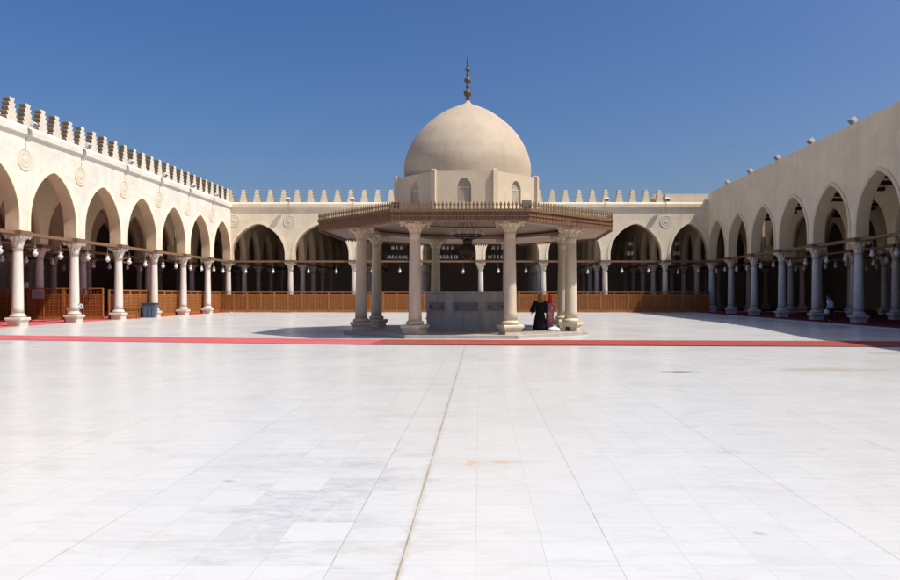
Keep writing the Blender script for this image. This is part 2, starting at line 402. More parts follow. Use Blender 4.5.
def archivolt(mb, fn, a, b, t_face, out, w, gap=0.0, azf=arch_z, zp=Z_PIER):
    """a raised band round one arch; out is the signed projection along t"""
    m, h = (a + b) / 2, (b - a) / 2
    P = [(a, zp + 0.02)] + [(m + h * u, azf(u)) for u in USAMP] + [(b, zp + 0.02)]
    N = []
    for i in range(len(P)):
        p, q = P[max(i - 1, 0)], P[min(i + 1, len(P) - 1)]
        d = Vector((q[0] - p[0], q[1] - p[1])).normalized(); N.append((-d.y, d.x))
    inn = [(p[0] + n[0] * gap, p[1] + n[1] * gap) for p, n in zip(P, N)]
    o = [(p[0] + n[0] * (gap + w), p[1] + n[1] * (gap + w)) for p, n in zip(P, N)]
    for i in range(len(P) - 1):
        A, B, C, D = inn[i], inn[i + 1], o[i + 1], o[i]
        f = t_face + out
        mb.add([fn(A[0], f, A[1]), fn(B[0], f, B[1]), fn(C[0], f, C[1]), fn(D[0], f, D[1])], [(0, 1, 2, 3)])
        mb.add([fn(D[0], f, D[1]), fn(C[0], f, C[1]), fn(C[0], t_face, C[1]), fn(D[0], t_face, D[1])], [(0, 1, 2, 3)])
        mb.add([fn(A[0], f, A[1]), fn(B[0], f, B[1]), fn(B[0], t_face, B[1]), fn(A[0], t_face, A[1])], [(0, 1, 2, 3)])

# ------------------------------------------------------------------ columns (shared meshes)
def leaf_mod(z0, z1, amp, n=8):
    zm = (z0 + z1) / 2
    def mod(r, z, a):
        if z < z0 or z > z1: return r
        k = (z - z0) / (z1 - z0)
        tier = 0 if k < 0.5 else PI
        kk = (k * 2) % 1.0
        return r * (1 + amp * (0.25 + kk) * (abs(math.cos((n * a + tier) / 2)) ** 0.7 - 0.55))
    return mod

def column_meshes(r, zb, zn, zc, pw, cw, tag_):
    """r shaft radius, zb top of base, zn necking, zc top of capital, pw plinth width, cw abacus width"""
    b = MB()
    hp = zb * 0.66
    q = pw * 0.40
    def sq(h, z): return [(-h, -h, z), (h, -h, z), (h, h, z), (-h, h, z)]
    b.loft([sq(q, 0), sq(q, hp * 0.46), sq(q * 1.03, hp * 0.50), sq(pw * 0.47, hp * 0.70), sq(pw * 0.5, hp * 0.74), sq(pw * 0.5, hp * 0.92), sq(pw * 0.47, hp + 0.01)], smooth=False)
    R2 = r * 1.42
    prof = [(R2 * 0.9, hp)]
    for i in range(9):
        a = -PI / 2 + PI * i / 8; prof.append((R2 - 0.05 + 0.07 * math.cos(a), hp + 0.085 + 0.07 * math.sin(a)))
    prof += [(r * 1.22, hp + 0.17), (r * 1.16, zb - 0.06), (r * 1.2, zb - 0.03), (r * 1.08, zb)]
    b.lathe(prof, 28)
    base = b.mesh('column_base'); fix_normals(base)
    s = MB()
    h = zn - zb
    prof = [(r * (1.06 - 0.20 * (k / 12) ** 1.3), zb + h * k / 12) for k in range(13)]
    prof[0] = (r * 1.10, zb)
    prof += [(r * 0.98, zn - 0.03), (r * 0.99, zn)]
    s.lathe(prof, 28)
    shaft = s.mesh('column_shaft'); fix_normals(shaft)
    c = MB()
    hc = zc - zn
    prof = []
    for k in range(15):
        q = k / 14
        prof.append((r * 0.90 + (cw * 0.49 - r * 0.90) * (0.18 * q + 0.82 * q ** 2.6), zn + (hc - 0.10) * q))
    c.lathe(prof, 48, mod=leaf_mod(zn + 0.03, zc - 0.12, 0.30))
    # concave abacus
    pts = []
    for k in range(4):
        for j in range(6):
            u = -1 + 2 * j / 6
            x, y = cw / 2 * u, -cw / 2 * (1 - 0.13 * (1 - u * u))
            a = k * PI / 2
            pts.append((x * math.cos(a) - y * math.sin(a), x * math.sin(a) + y * math.cos(a)))
    c.loft([[(x * 0.93, y * 0.93, zc - 0.12) for x, y in pts], [(x, y, zc - 0.08) for x, y in pts], [(x, y, zc) for x, y in pts]], smooth=False)
    for k in range(4):                                # corner volutes
        a = PI / 4 + k * PI / 2; rr = cw * 0.57
        c.sphere((rr * math.cos(a), rr * math.sin(a), zc - 0.16), 0.07, 8, 6)
    cap = c.mesh('column_capital'); fix_normals(cap)
    return base, shaft, cap

def with_mats(meshes, mats):
    out = []
    for me, m in zip(meshes, mats):
        me = me.copy(); me.materials.append(m); out.append(me)
    return out
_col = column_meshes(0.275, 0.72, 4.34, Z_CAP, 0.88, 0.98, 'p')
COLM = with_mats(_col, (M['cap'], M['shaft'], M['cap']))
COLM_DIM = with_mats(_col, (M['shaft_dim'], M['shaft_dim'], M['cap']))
def put_column(parent, x, y, meshes, base=(0, 0, 0), z=0.0, rz=0.0):
    sh = link('column', meshes[1], parent, (x - base[0], y - base[1], z - base[2]), rz)
    link('base', meshes[0], sh); link('capital', meshes[2], sh)
    return sh

# ------------------------------------------------------------------ ground and paving
def sheet(name, x0, x1, y0, y1, z, mat):
    m = MB(); m.add([(x0, y0, z), (x1, y0, z), (x1, y1, z), (x0, y1, z)], [(0, 1, 2, 3)])
    return m.build(name, mat)
o = sheet('ground', -900, 900, -900, 900, -0.03, M['sand']); tag(o, 'sandy ground far beyond the mosque walls', 'ground', kind='structure')
o = sheet('courtyard_floor', -70, 70, -30, 110, 0.0, M['floor']); tag(o, 'white marble slab paving of the open courtyard', 'paving', kind='structure')
mb = MB(); yy = -8.0
rl = random.Random(3)
while yy < 23.9:
    y2 = yy + 0.35
    w0, w1 = 0.003 + 0.006 * rl.random(), 0.003 + 0.006 * rl.random()
    if yy == -8.0: wprev = w0
    mb.add([(-0.50 - wprev, yy, 0.004), (-0.50 + wprev, yy, 0.004), (-0.50 + w1, y2, 0.004), (-0.50 - w1, y2, 0.004)], [(0, 1, 2, 3)])
    wprev = w1; yy = y2
o = mb.build('paving_joint', M['joint']); tag(o, 'sandy open joint running up the marble courtyard paving', 'joint', kind='structure')

def carpet(name, pts, mat, label, z=0.004, thick=0.012):
    """a runner following a centre line of (x, y, width)"""
    m = MB(); rings = []
    for i, (x, y, w) in enumerate(pts):
        a, b = pts[max(i - 1, 0)], pts[min(i + 1, len(pts) - 1)]
        d = Vector((b[0] - a[0], b[1] - a[1], 0)).normalized(); n = Vector((-d.y, d.x, 0))
        p = Vector((x, y, 0)); A = p - n * w / 2; B = p + n * w / 2
        rings.append([(A.x, A.y, z), (B.x, B.y, z), (B.x, B.y, z + thick), (A.x, A.y, z + thick)])
    m.loft(rings, smooth=False)
    return tag(m.build(name, mat), label, 'carpet')
def line_pts(x0, y0, x1, y1, w, n=14, wob=0.06, seed=1):
    r = random.Random(seed)
    return [(x0 + (x1 - x0) * k / n, y0 + (y1 - y0) * k / n + wob * (r.random() - 0.5), w + wob * (r.random() - 0.5)) for k in range(n + 1)]
carpet('carpet_runner', line_pts(-25.2, 29.35, -3.2, 25.25, 2.72, seed=2), M['carpet_pink'], 'pink red carpet runner crossing the left half of the courtyard')
carpet('carpet_runner', line_pts(-3.75, 25.32, 20.6, 24.0, 2.62, seed=5), M['carpet_orange'], 'brick red carpet runner crossing in front of the fountain and to the right', 0.018)
m = MB(); m.box(-48, -25.45, 24.2, 70.0, 0.004, 0.016)
tag(m.build('hall_carpet', M['carpet_pink']), 'red carpet laid wall to wall inside the left portico', 'carpet')
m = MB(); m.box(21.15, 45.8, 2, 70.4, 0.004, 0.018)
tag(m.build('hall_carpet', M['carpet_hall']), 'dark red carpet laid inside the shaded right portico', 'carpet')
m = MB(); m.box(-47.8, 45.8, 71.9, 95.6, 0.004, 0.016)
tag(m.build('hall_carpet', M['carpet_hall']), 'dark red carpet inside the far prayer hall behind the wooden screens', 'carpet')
m = MB(); m.box(20.75, 21.15, 2, 70.3, -0.02, 0.045)
tag(m.build('kerb', M['kerb']), 'pale marble kerb edging the right portico floor', 'kerb', kind='structure')

# ------------------------------------------------------------------ cornice, merlons, roundels
def cornice(mb, fn, s0, s1, tf, sg, tb):
    """profile swept along s; tf facade plane, sg outward sign along t, tb back"""
    prof = [(tf, 10.40), (tf + sg * 0.05, 10.46), (tf + sg * 0.06, 10.54), (tf + sg * 0.16, 10.62), (tf + sg * 0.17, 10.92), (tf + sg * 0.12, 11.04), (tf + sg * 0.02, 11.13), (tb, 11.13), (tb, 10.40)]
    n = len(prof)
    mb.add([fn(s0, t, z) for t, z in prof] + [fn(s1, t, z) for t, z in prof],
           [tuple(range(n)), tuple(reversed(range(n, 2 * n)))] + [(k, (k + 1) % n, (k + 1) % n + n, k + n) for k in range(n)])

def merlon_poly():
    L = []; w = 0.43; n = 5; hh = 1.27 / n
    for i in range(n):
        L += [(w - 0.062, i * hh), (w - 0.052, i * hh + 0.03), (w + 0.022, (i + 1) * hh - 0.05), (w + 0.015, (i + 1) * hh - 0.012)]
        w -= 0.058
    L[-1] = (L[-1][0], 1.27)
    return L + [(-u, z) for u, z in reversed(L)]
MPOLY = merlon_poly()
def merlon_mesh(axis, mat):
    m = MB(); fn = (lambda u, d, w: (d, u, w)) if axis == 'y' else (lambda u, d, w: (u, d, w))
    m.prism(MPOLY if axis == 'y' else [(u * 0.88, z) for u, z in MPOLY], fn, -0.19, 0.19)
    me = m.mesh('merlon'); fix_normals(me); me.materials.append(mat); me.materials.append(M['flank_shade'])
    for p in me.polygons:                             # faces keep the plaster, both flanks are coloured darker in place of shade
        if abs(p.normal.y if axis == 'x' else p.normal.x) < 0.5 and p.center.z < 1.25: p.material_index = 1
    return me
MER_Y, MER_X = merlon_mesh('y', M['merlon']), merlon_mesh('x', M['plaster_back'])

def roundel_mesh(axis, sg, mat):
    """carved rosette boss; faces sg along the other axis"""
    m = MB(); segs = 48
    prof = [(0.62, 0.0), (0.62, 0.05), (0.585, 0.075), (0.54, 0.06), (0.52, 0.03), (0.44, 0.03), (0.41, 0.06), (0.36, 0.06), (0.33, 0.035), (0.20, 0.045), (0.16, 0.075), (0.10, 0.09), (0.002, 0.095)]
    def mod(r, z, a):
        if 0.42 < r < 0.53: return r * (1 + 0.02 * math.cos(16 * a))
        if 0.1 < r < 0.34: return r * (1 + 0.22 * math.cos(8 * a))
        return r
    m.lathe(prof, segs, mod=mod, smooth=False, caps=False)
    def tr(p):
        x, y, z = p
        return (sg * z * 0.55, x, y) if axis == 'y' else (x, sg * z * 0.55, y)
    m.v = [tr(p) for p in m.v]
    me = m.mesh('roundel'); fix_normals(me); me.materials.append(mat); return me
RND_Y, RND_X = roundel_mesh('y', 1, M['roundel']), roundel_mesh('x', -1, M['roundel'])

fnL = lambda s, t, z: (t, s, z)       # walls running along y
fnX = lambda s, t, z: (s, t, z)       # walls running along x

def tie_beam(parent, base, fn, a, b, tc):
    m = MB(); P = [fn(a, tc - 0.20, 5.07), fn(b, tc - 0.20, 5.07), fn(b, tc + 0.20, 5.07), fn(a, tc + 0.20, 5.07)]
    Q = [(p[0], p[1], 5.245) for p in P]
    m.add(P + Q, [(0, 1, 2, 3), (4, 5, 6, 7), (0, 1, 5, 4), (1, 2, 6, 5), (2, 3, 7, 6), (3, 0, 4, 7)])
    m.build('tie_beam', M['beam'], parent, base)
def impost(parent, base, x, y):
    m = MB(); m.box(x - 0.53, x + 0.53, y - 0.53, y + 0.53, 5.05, 5.16); m.box(x - 0.50, x + 0.50, y - 0.50, y + 0.50, 5.16, 5.27)
    m.build('impost_block', M['beam'], parent, base)

# ------------------------------------------------------------------ left portico
BL = (-25.6, 50.0, 0.0)
left = thing('portico', 'sunlit left portico of pointed arches with stepped battlements and carved roundels', 'portico', BL)
LY = [YB - PL * k for k in range(NL + 1)]
yend = YB - T2
mb = MB(); rv = MB(); bays = arcade_wall(mb, fnL, LY, XL - T2, XL + T2, 10.42, LY[-1] - 2.2, yend, rev=rv)
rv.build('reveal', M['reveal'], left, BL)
mb.build('facade_wall', M['plaster_left'], left, BL)
for a, b in bays:
    m = MB(); archivolt(m, fnL, a, b, XL + T2, 0.045, 0.26)
    m.build('archivolt', M['trim'], left, BL)
m = MB(); cornice(m, fnL, LY[-1] - 2.2, yend - 0.172, XL + T2, 1, XL - T2); m.build('cornice', M['plaster_left'], left, BL)
for k in range(33):
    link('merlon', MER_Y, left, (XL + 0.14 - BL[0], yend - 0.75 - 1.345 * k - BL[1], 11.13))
for y in LY[:-1]:
    if y < yend: link('roundel', RND_Y, left, (XL + T2 + 0.002 - BL[0], y - BL[1], 9.22))
for k, y in enumerate(LY):
    if k: put_column(left, XL, y, COLM, BL); impost(left, BL, XL, y)
for y0, y1 in zip(LY, LY[1:]): tie_beam(left, BL, fnL, y1 + 0.54, y0 - 0.54, XL)
for r in range(1, 4):
    x = XL - 5.6 * r
    mb = MB(); arcade_wall(mb, fnL, LY, x - 0.35, x + 0.35, 10.40, LY[-1] - 2.2, YB - 0.6)
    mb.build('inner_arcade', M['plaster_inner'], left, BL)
    for k, y in enumerate(LY[1:]): put_column(left, x, y, COLM_DIM, BL); impost(left, BL, x, y)
    for y0, y1 in zip(LY, LY[1:]): tie_beam(left, BL, fnL, y1 + 0.54, y0 - 0.54, x)
m = MB(); m.box(-48.6, XL - T2 - 0.003, LY[-1] - 2.2, yend, 10.44, 10.7); m.build('roof', M['roof'], left, BL)
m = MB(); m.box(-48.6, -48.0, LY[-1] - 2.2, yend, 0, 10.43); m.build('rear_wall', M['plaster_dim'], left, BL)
m = MB(); m.box(-47.99, XL - T2 - 0.003, LY[-1] - 2.8, LY[-1] - 2.2, 0, 10.43); m.build('end_wall', M['plaster_inner'], left, BL)  # added out of view to keep sun from entering the near end

# ------------------------------------------------------------------ far portico (prayer hall)
BB = (0.0, YB, 0.0)
back = thing('portico', 'far portico of wide pointed arches with a row of pale merlons behind the domed fountain', 'portico', BB)
mb = MB(); rv = MB(); bays = arcade_wall(mb, fnX, BACKX, YB - T2, YB + T2, 10.42, XL - T2, XR + T2, rev=rv)
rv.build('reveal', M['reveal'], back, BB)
mb.build('facade_wall', M['plaster_back'], back, BB)
for a, b in bays:
    m = MB(); archivolt(m, fnX, a, b, YB - T2, -0.045, 0.26); m.build('archivolt', M['trim'], back, BB)
m = MB(); cornice(m, fnX, XL + T2 - 0.3, XR - T2 - 0.003, YB - T2, -1, YB + T2); m.build('cornice', M['plaster_back'], back, BB)
for k in range(33):
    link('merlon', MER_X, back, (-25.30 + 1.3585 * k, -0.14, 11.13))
m = MB(); m.box(18.75, XR - T2 - 0.005, YB - T2 + 0.02, YB + T2, 11.135, 11.42); m.box(18.80, XR - T2 - 0.005, YB - T2 + 0.16, YB + T2, 11.42, 12.0)
m.build('parapet', M['plaster_back'], back, BB)
m = MB(); 
for k in range(3): m.box(17.2 + 0.22 * k, 18.74, YB + 0.25, YB + 0.37, 11.135 + 0.3 * k, 11.135 + 0.3 * (k + 1))
m.build('parapet', M['plaster_back'], back, BB)
for x in BACKX[1:-1]: link('roundel', RND_X, back, (x, -T2 - 0.002, 9.17))
link('roundel', RND_X, back, (-24.98 + 0.06, -T2 - 0.002, 9.25))
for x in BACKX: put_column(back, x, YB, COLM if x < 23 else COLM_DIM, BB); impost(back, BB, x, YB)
for x0, x1 in zip(BACKX, BACKX[1:]): tie_beam(back, BB, fnX, x0 + 0.54, x1 - 0.54, YB)
PB = 4.85
HY = [YB + PB * k for k in range(6)]
for x in [-37, -31.3] + BACKX + [29.2, 35]:
    mb = MB(); arcade_wall(mb, fnL, HY, x - 0.33, x + 0.33, 10.40, YB + T2 + 0.004, HY[-1] + 0.2, pw=0.9)
    mb.build('inner_arcade', M['plaster_inner'], back, BB)
    for y in HY[1:5]: put_column(back, x, y, COLM_DIM, BB); impost(back, BB, x, y)
    for y0, y1 in zip(HY, HY[1:]): tie_beam(back, BB, fnL, y0 + 0.54, y1 - 0.54, x)
m = MB(); m.box(-48.6, 46.6, yend + 0.003 + 2 * T2, 96.4, 10.44, 10.7); m.build('roof', M['roof'], back, BB)
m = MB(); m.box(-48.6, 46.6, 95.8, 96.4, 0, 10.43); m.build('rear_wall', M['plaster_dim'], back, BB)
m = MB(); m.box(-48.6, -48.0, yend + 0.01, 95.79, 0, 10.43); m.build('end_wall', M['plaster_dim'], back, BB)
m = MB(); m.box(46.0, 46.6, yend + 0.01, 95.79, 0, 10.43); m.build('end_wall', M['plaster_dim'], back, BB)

# ------------------------------------------------------------------ right portico
BR = (23.54, 40.0, 0.0)
right = thing('portico', 'shaded right portico with plain ochre parapet above tall pointed arches', 'portico', BR)
RY = [YB - PR * k for k in range(NR + 1)]
def top_r(s):
    pts = [(-20, 16.4), (8, 16.4), (24, 15.4), (33, 13.2), (39, 12.42), (72, 12.05)]  # raised out of view so its cast shadow reaches further into the courtyard
    for (a, za), (b, zb) in zip(pts, pts[1:]):
        if s <= b: return za + (zb - za) * (s - a) / (b - a)
    return 12.05
mb = MB(); rv = MB(); bays = arcade_wall(mb, fnL, RY, XR - T2, XR + T2, 12.2, RY[-1] - 2.0, yend, ztopf=top_r, rev=rv)
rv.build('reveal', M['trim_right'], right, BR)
mb.build('facade_wall', M['plaster_right'], right, BR)
for a, b in bays:
    m = MB(); archivolt(m, fnL, a, b, XR - T2, -0.05, 0.24); m.build('archivolt', M['trim_right'], right, BR)
for k, y in enumerate(RY):
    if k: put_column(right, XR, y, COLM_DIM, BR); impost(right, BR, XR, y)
for y0, y1 in zip(RY, RY[1:]): tie_beam(right, BR, fnL, y1 + 0.54, y0 - 0.54, XR)
for r in range(1, 4):
    x = XR + 5.6 * r
    mb = MB(); arcade_wall(mb, fnL, RY, x - 0.35, x + 0.35, 10.40, RY[-1] - 2.0, YB - 0.6)
    mb.build('inner_arcade', M['plaster_right' if r == 1 else 'plaster_inner'], right, BR)
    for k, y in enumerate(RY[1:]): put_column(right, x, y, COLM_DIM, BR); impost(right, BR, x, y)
    for y0, y1 in zip(RY, RY[1:]): tie_beam(right, BR, fnL, y1 + 0.54, y0 - 0.54, x)
for y in [RY[0] - PR * 0.5 * (k + 0.7) for k in range(24)]:
    m = MB(); m.box(XR + T2 + 0.004, XR + 5.6 - 0.354, y - 0.14, y + 0.14, 9.15, 9.40); m.build('ceiling_beam', M['dark_wood'], right, BR)
    m = MB(); m.box(XR + 5.6 + 0.354, XR + 11.2 - 0.354, y - 0.14, y + 0.14, 9.15, 9.40); m.build('ceiling_beam', M['dark_wood'], right, BR)
m = MB(); m.box(XR + T2 + 0.003, 46.6, RY[-1] - 2, yend, 10.44, 10.7); m.build('roof', M['roof'], right, BR)
m = MB(); m.box(46.0, 46.6, RY[-1] - 2, yend, 0, 10.43); m.build('rear_wall', M['plaster_dim'], right, BR)
m = MB(); m.box(XR + T2 + 0.003, 45.99, RY[-1] - 2.6, RY[-1] - 2.0, 0, 10.43); m.build('end_wall', M['plaster_inner'], right, BR)  # unseen closing wall, added to block sun at the near end

# ------------------------------------------------------------------ domed ablution pavilion
FC = Vector((-0.58, 32.76, 0.0)); PHI = R(-1.55)
pav = thing('domed_pavilion', 'octagonal domed ablution pavilion on buff columns with broad wooden eaves', 'pavilion', tuple(FC), PHI)
def octa(Rr, z, k=None):
    return [(Rr * math.cos(PI / 8 + i * PI / 4), Rr * math.sin(PI / 8 + i * PI / 4), z) for i in range(8)]
RC, RE = 5.0, 6.88
m = MB(); m.loft([octa(5.78, -0.02), octa(5.78, 0.13), octa(5.76, 0.15)], smooth=False); m.build('platform', M['step'], pav)
FCOL = with_mats(column_meshes(0.248, 0.56, 4.04, 4.53, 0.86, 0.96, 'f'), (M['fshaft'], M['fshaft'], M['fshaft']))
for i in range(8):
    a = PI / 8 + i * PI / 4
    sh = link('column', FCOL[1], pav, (RC * math.cos(a), RC * math.sin(a), 0.15), a)
    link('base', FCOL[0], sh); link('capital', FCOL[2], sh)
# lintel ring on the columns
m = MB(); m.loft([octa(4.72, 4.684), octa(5.28, 4.684), octa(5.28, 4.78), octa(4.72, 4.82), octa(4.72, 4.684)], smooth=False, caps=False); m.build('lintel', M['lintel'], pav)
# eaves: soffit, fascia, cresting, roof
m = MB(); m.loft([octa(6.84, 4.56), octa(3.1, 5.16)], smooth=False, caps=False); m.build('soffit', M['soffit'], pav)
m = MB(); m.loft([octa(6.84, 4.93), octa(3.3, 5.30)], smooth=False, caps=False); m.build('roof', M['roof'], pav)
AP = RE * math.cos(PI / 8); HS = RE * math.sin(PI / 8)
for i in range(8):
    a = i * PI / 4 - PI / 2
    T = Matrix.Rotation(a + PI / 2, 4, 'Z')
    m = MB(); m.M = T
    m.box(-HS + 0.01, HS - 0.01, -AP + 0.045, -AP + 0.075, 4.55, 4.93)
    n = 40; w = 2 * HS / n
    for k in range(n):
        u0 = -HS + k * w + 0.012; u1 = u0 + w - 0.024; uc = (u0 + u1) / 2
        m.prism([(u0, 4.54), (uc, 4.44), (u1, 4.54), (u1, 4.86), (u0, 4.86)], lambda u, d, z: (u, d, z), -AP + 0.02, -AP + 0.046)
    m.box(-HS, HS, -AP - 0.03, -AP + 0.06, 4.862, 4.925); m.box(-HS, HS, -AP - 0.01, -AP + 0.05, 4.69, 4.72)
    m.build('fascia', M['fascia'], pav)
    m = MB(); m.M = T
    m.box(-HS, HS, -AP - 0.015, -AP + 0.045, 4.93, 4.97)
    n = 36; w = 2 * HS / n
    for k in range(n):
        uc = -HS + (k + 0.5) * w
        P = [(0.045, 4.972), (0.03, 5.02), (0.022, 5.06), (0.05, 5.11), (0.055, 5.15), (0.03, 5.19), (0.0, 5.27)]
        poly = [(uc + u, z) for u, z in P] + [(uc - u, z) for u, z in reversed(P[:-1])]
        m.prism(poly, lambda u, d, z: (u, d, z), -AP + 0.0, -AP + 0.03)
    m.build('cresting', M['crest'], pav)
# drum: eight faces with latticed windows, corner piers
RD = 3.40; AD = RD * math.cos(PI / 8); HD = RD * math.sin(PI / 8)
def win_z(u): return 6.30 + 0.40 * max(0.0, 1 - abs(u) ** 1.7) ** 0.5
drum = None
dm = MB()
for i in range(8):
    T = Matrix.Rotation(i * PI / 4, 4, 'Z'); dm.M = T
    HD2 = HD - 0.001
    arcade_wall(dm, fnX, [-0.30 - 0.3, 0.30 + 0.3], -AD, -AD + 0.28, 6.98, -HD2, HD2, pw=0.62, azf=win_z, zp=5.64)
    for t in (-AD, -AD + 0.28):
        dm.add([(-HD2, t, 5.2), (HD2, t, 5.2), (HD2, t, 5.64), (-HD2, t, 5.64)], [(0, 1, 2, 3)])
    dm.add([(-0.29, -AD, 5.64), (0.29, -AD, 5.64), (0.29, -AD + 0.28, 5.64), (-0.29, -AD + 0.28, 5.64)], [(0, 1, 2, 3)])
dm.M = None
drum = dm.build('drum', M['drum'], pav)
m = MB(); m.loft([octa(3.39, 6.981), octa(2.9, 7.06)], smooth=False, caps=False); m.build('ledge', M['drum'], drum)
for i in range(8):
    T = Matrix.Rotation(i * PI / 4, 4, 'Z')
    w = MB(); w.M = T                                   # pierced plaster lattice
    y0, y1 = -AD + 0.10, -AD + 0.14
    def inside(x, z): return abs(x) < 0.29 and 5.64 < z < win_z(min(1, abs(x) / 0.29))
    for s in (-1, 1):
        for k in range(-14, 30):
            c0 = k * 0.098
            run = []
            for q in range(0, 60):
                x = -0.29 + 0.58 * q / 59; z = 5.64 + c0 + s * (x + 0.29 * s) * 1.25
                if inside(x, z): run.append((x, z))
            if len(run) > 1:
                (xa, za), (xb, zb) = run[0], run[-1]
                hw = 0.018
                w.add([(xa, y0, za - hw), (xb, y0, zb - hw), (xb, y0, zb + hw), (xa, y0, za + hw), (xa, y1, za - hw), (xb, y1, zb - hw), (xb, y1, zb + hw), (xa, y1, za + hw)],
                      [(0, 1, 2, 3), (4, 5, 6, 7), (0, 1, 5, 4), (1, 2, 6, 5), (2, 3, 7, 6), (3, 0, 4, 7)])
    for (za, zb) in ((5.66, 5.70), (6.28, 6.32)): w.box(-0.285, 0.285, y0 - 0.01, y1 + 0.01, za, zb)
    wo = w.build('window_lattice', M['cap'], drum)
    g = MB(); g.M = T
    P = [(0.288 * u, win_z(u)) for u in USAMP]
    g.prism([(-0.288, 5.642)] + P + [(0.288, 5.642)], lambda u, d, z: (u, d, z), y1 + 0.06, y1 + 0.09)
    g.build('pane', M['lens'], wo)
    p = MB(); a = PI / 8 + i * PI / 4                    # corner pier
    p.M = Matrix.Rotation(a, 4, 'Z'); p.box(RD - 0.13, RD + 0.085, -0.105, 0.105, 5.2, 7.02); p.box(RD - 0.12, RD + 0.08, -0.10, 0.10, 7.02, 7.06, 0.04)
    p.build('pier', M['drum'], drum)
DP = [(2.93, 7.02), (2.95, 7.25), (2.96, 7.5), (2.94, 7.8), (2.885, 8.04), (2.77, 8.40), (2.59, 8.75), (2.36, 9.12), (2.07, 9.46), (1.70, 9.80), (1.24, 10.14), (0.80, 10.38), (0.45, 10.53), (0.22, 10.63)]
def smooth_prof(P, n=4):
    out = []
    for i in range(len(P) - 1):
        p0, p1, p2, p3 = P[max(i - 1, 0)], P[i], P[i + 1], P[min(i + 2, len(P) - 1)]
        for k in range(n):
            t = k / n
            out.append(tuple(0.5 * (2 * p1[j] + (p2[j] - p0[j]) * t + (2 * p0[j] - 5 * p1[j] + 4 * p2[j] - p3[j]) * t * t + (3 * p1[j] - p0[j] - 3 * p2[j] + p3[j]) * t ** 3) for j in (0, 1)))
    return out + [P[-1]]
m = MB(); m.lathe(smooth_prof(DP) + [(0.13, 10.72), (0.10, 10.80), (0.001, 10.81)], 96, caps=False)
m.lathe([(r - 0.15, z - 0.12) for r, z in DP[:-2]] + [(0.05, 10.3)], 48, caps=False)
dome = m.build('dome', M['dome'], pav, fix=False)
fp = [(0.05, 10.79)]
def ball(zc, r, n=10):
    return [(max(r * math.sin(PI * k / n), 0.045), zc - r * math.cos(PI * k / n)) for k in range(n + 1)]
fp += [(0.06, 10.84), (0.11, 10.90), (0.06, 10.97)] + ball(11.17, 0.185) + [(0.05, 11.38)] + ball(11.47, 0.085) + [(0.05, 11.58)] + ball(11.76, 0.155) + [(0.045, 11.95)] + ball(12.03, 0.075) + ball(12.27, 0.115)
fp += [(0.045, 12.42), (0.06, 12.46), (0.03, 12.52), (0.045, 12.60), (0.035, 12.75), (0.012, 12.92), (0.001, 12.94)]
m = MB(); m.lathe(fp, 16, caps=False); m.build('finial', M['bronze'], dome, fix=False)

# octagonal washing basin in the middle
bas = thing('ablution_basin', 'grey marble octagonal ablution basin with dark recessed panels under the dome', 'basin', (FC.x, FC.y, 0.15), PHI)
m = MB(); m.loft([octa(2.06, 0), octa(2.06, 0.12), octa(2.0, 0.14), octa(2.0, 1.62), octa(2.06, 1.66), octa(2.06, 1.735), octa(1.75, 1.735), octa(1.75, 1.45)], smooth=False)
bb = m.build('body', M['basin'], bas)
AB = 2.0 * math.cos(PI / 8); HB = 2.0 * math.sin(PI / 8)
for i in range(8):
    T = Matrix.Rotation(i * PI / 4, 4, 'Z')
    m = MB(); m.M = T; m.box(-HB * 0.74, HB * 0.74, -AB - 0.004, -AB + 0.05, 0.86, 1.24); pn = m.build('panel', M['basin_dark'], bb)
    m = MB(); m.M = T
    for z0, z1 in ((0.82, 0.86), (1.24, 1.28)): m.box(-HB * 0.80, HB * 0.80, -AB - 0.035, -AB + 0.04, z0, z1)
    for s in (-1, 1): m.box(min(s * HB * 0.74, s * HB * 0.80), max(s * HB * 0.74, s * HB * 0.80), -AB - 0.032, -AB + 0.04, 0.861, 1.239)
    m.build('frame', M['basin'], pn)
    for u in (-0.38, 0.38):
        m = MB(); m.M = T
        m.tube([(u, -AB - 0.002, 1.05), (u, -AB - 0.10, 1.05), (u, -AB - 0.13, 1.0)], 0.018, 8); m.box(u - 0.03, u + 0.03, -AB - 0.075, -AB - 0.05, 1.06, 1.09)
        m.build('tap', M['bronze'], pn)
# bronze lantern chandelier hung from the dome
ch = thing('chandelier', 'dark bronze lantern chandelier hanging in the middle of the domed pavilion', 'chandelier', (FC.x, FC.y, 3.35))
m = MB(); m.lathe([(0.02, 0), (0.16, 0.03), (0.26, 0.16), (0.36, 0.26), (0.39, 0.42), (0.30, 0.62), (0.20, 0.75), (0.24, 0.90), (0.16, 0.98), (0.04, 1.05)], 12, smooth=False); m.build('body', M['dark_bronze'], ch)
m = MB()
for k in range(40):
    a0, a1 = 2 * PI * k / 40, 2 * PI * (k + 1) / 40
    m.tube([(0.76 * math.cos(a0), 0.76 * math.sin(a0), 1.16), (0.76 * math.cos(a1), 0.76 * math.sin(a1), 1.16)], 0.028, 6)
for k in range(6):
    a = PI * k / 3
    m.tube([(0.2 * math.cos(a), 0.2 * math.sin(a), 0.95), (0.74 * math.cos(a), 0.74 * math.sin(a), 1.16)], 0.02, 6)
    m.tube([(0.74 * math.cos(a), 0.74 * math.sin(a), 1.16), (0.05 * math.cos(a), 0.05 * math.sin(a), 2.1)], 0.008, 4)
ringo = m.build('ring', M['dark_bronze'], ch)
for k in range(12):
    a = PI * k / 6
    m = MB(); m.lathe([(0.02, 1.18), (0.045, 1.20), (0.055, 1.26), (0.04, 1.31), (0.045, 1.33)], 8, (0.76 * math.cos(a), 0.76 * math.sin(a), 0)); m.build('glass_cup', M['glass'], ringo)
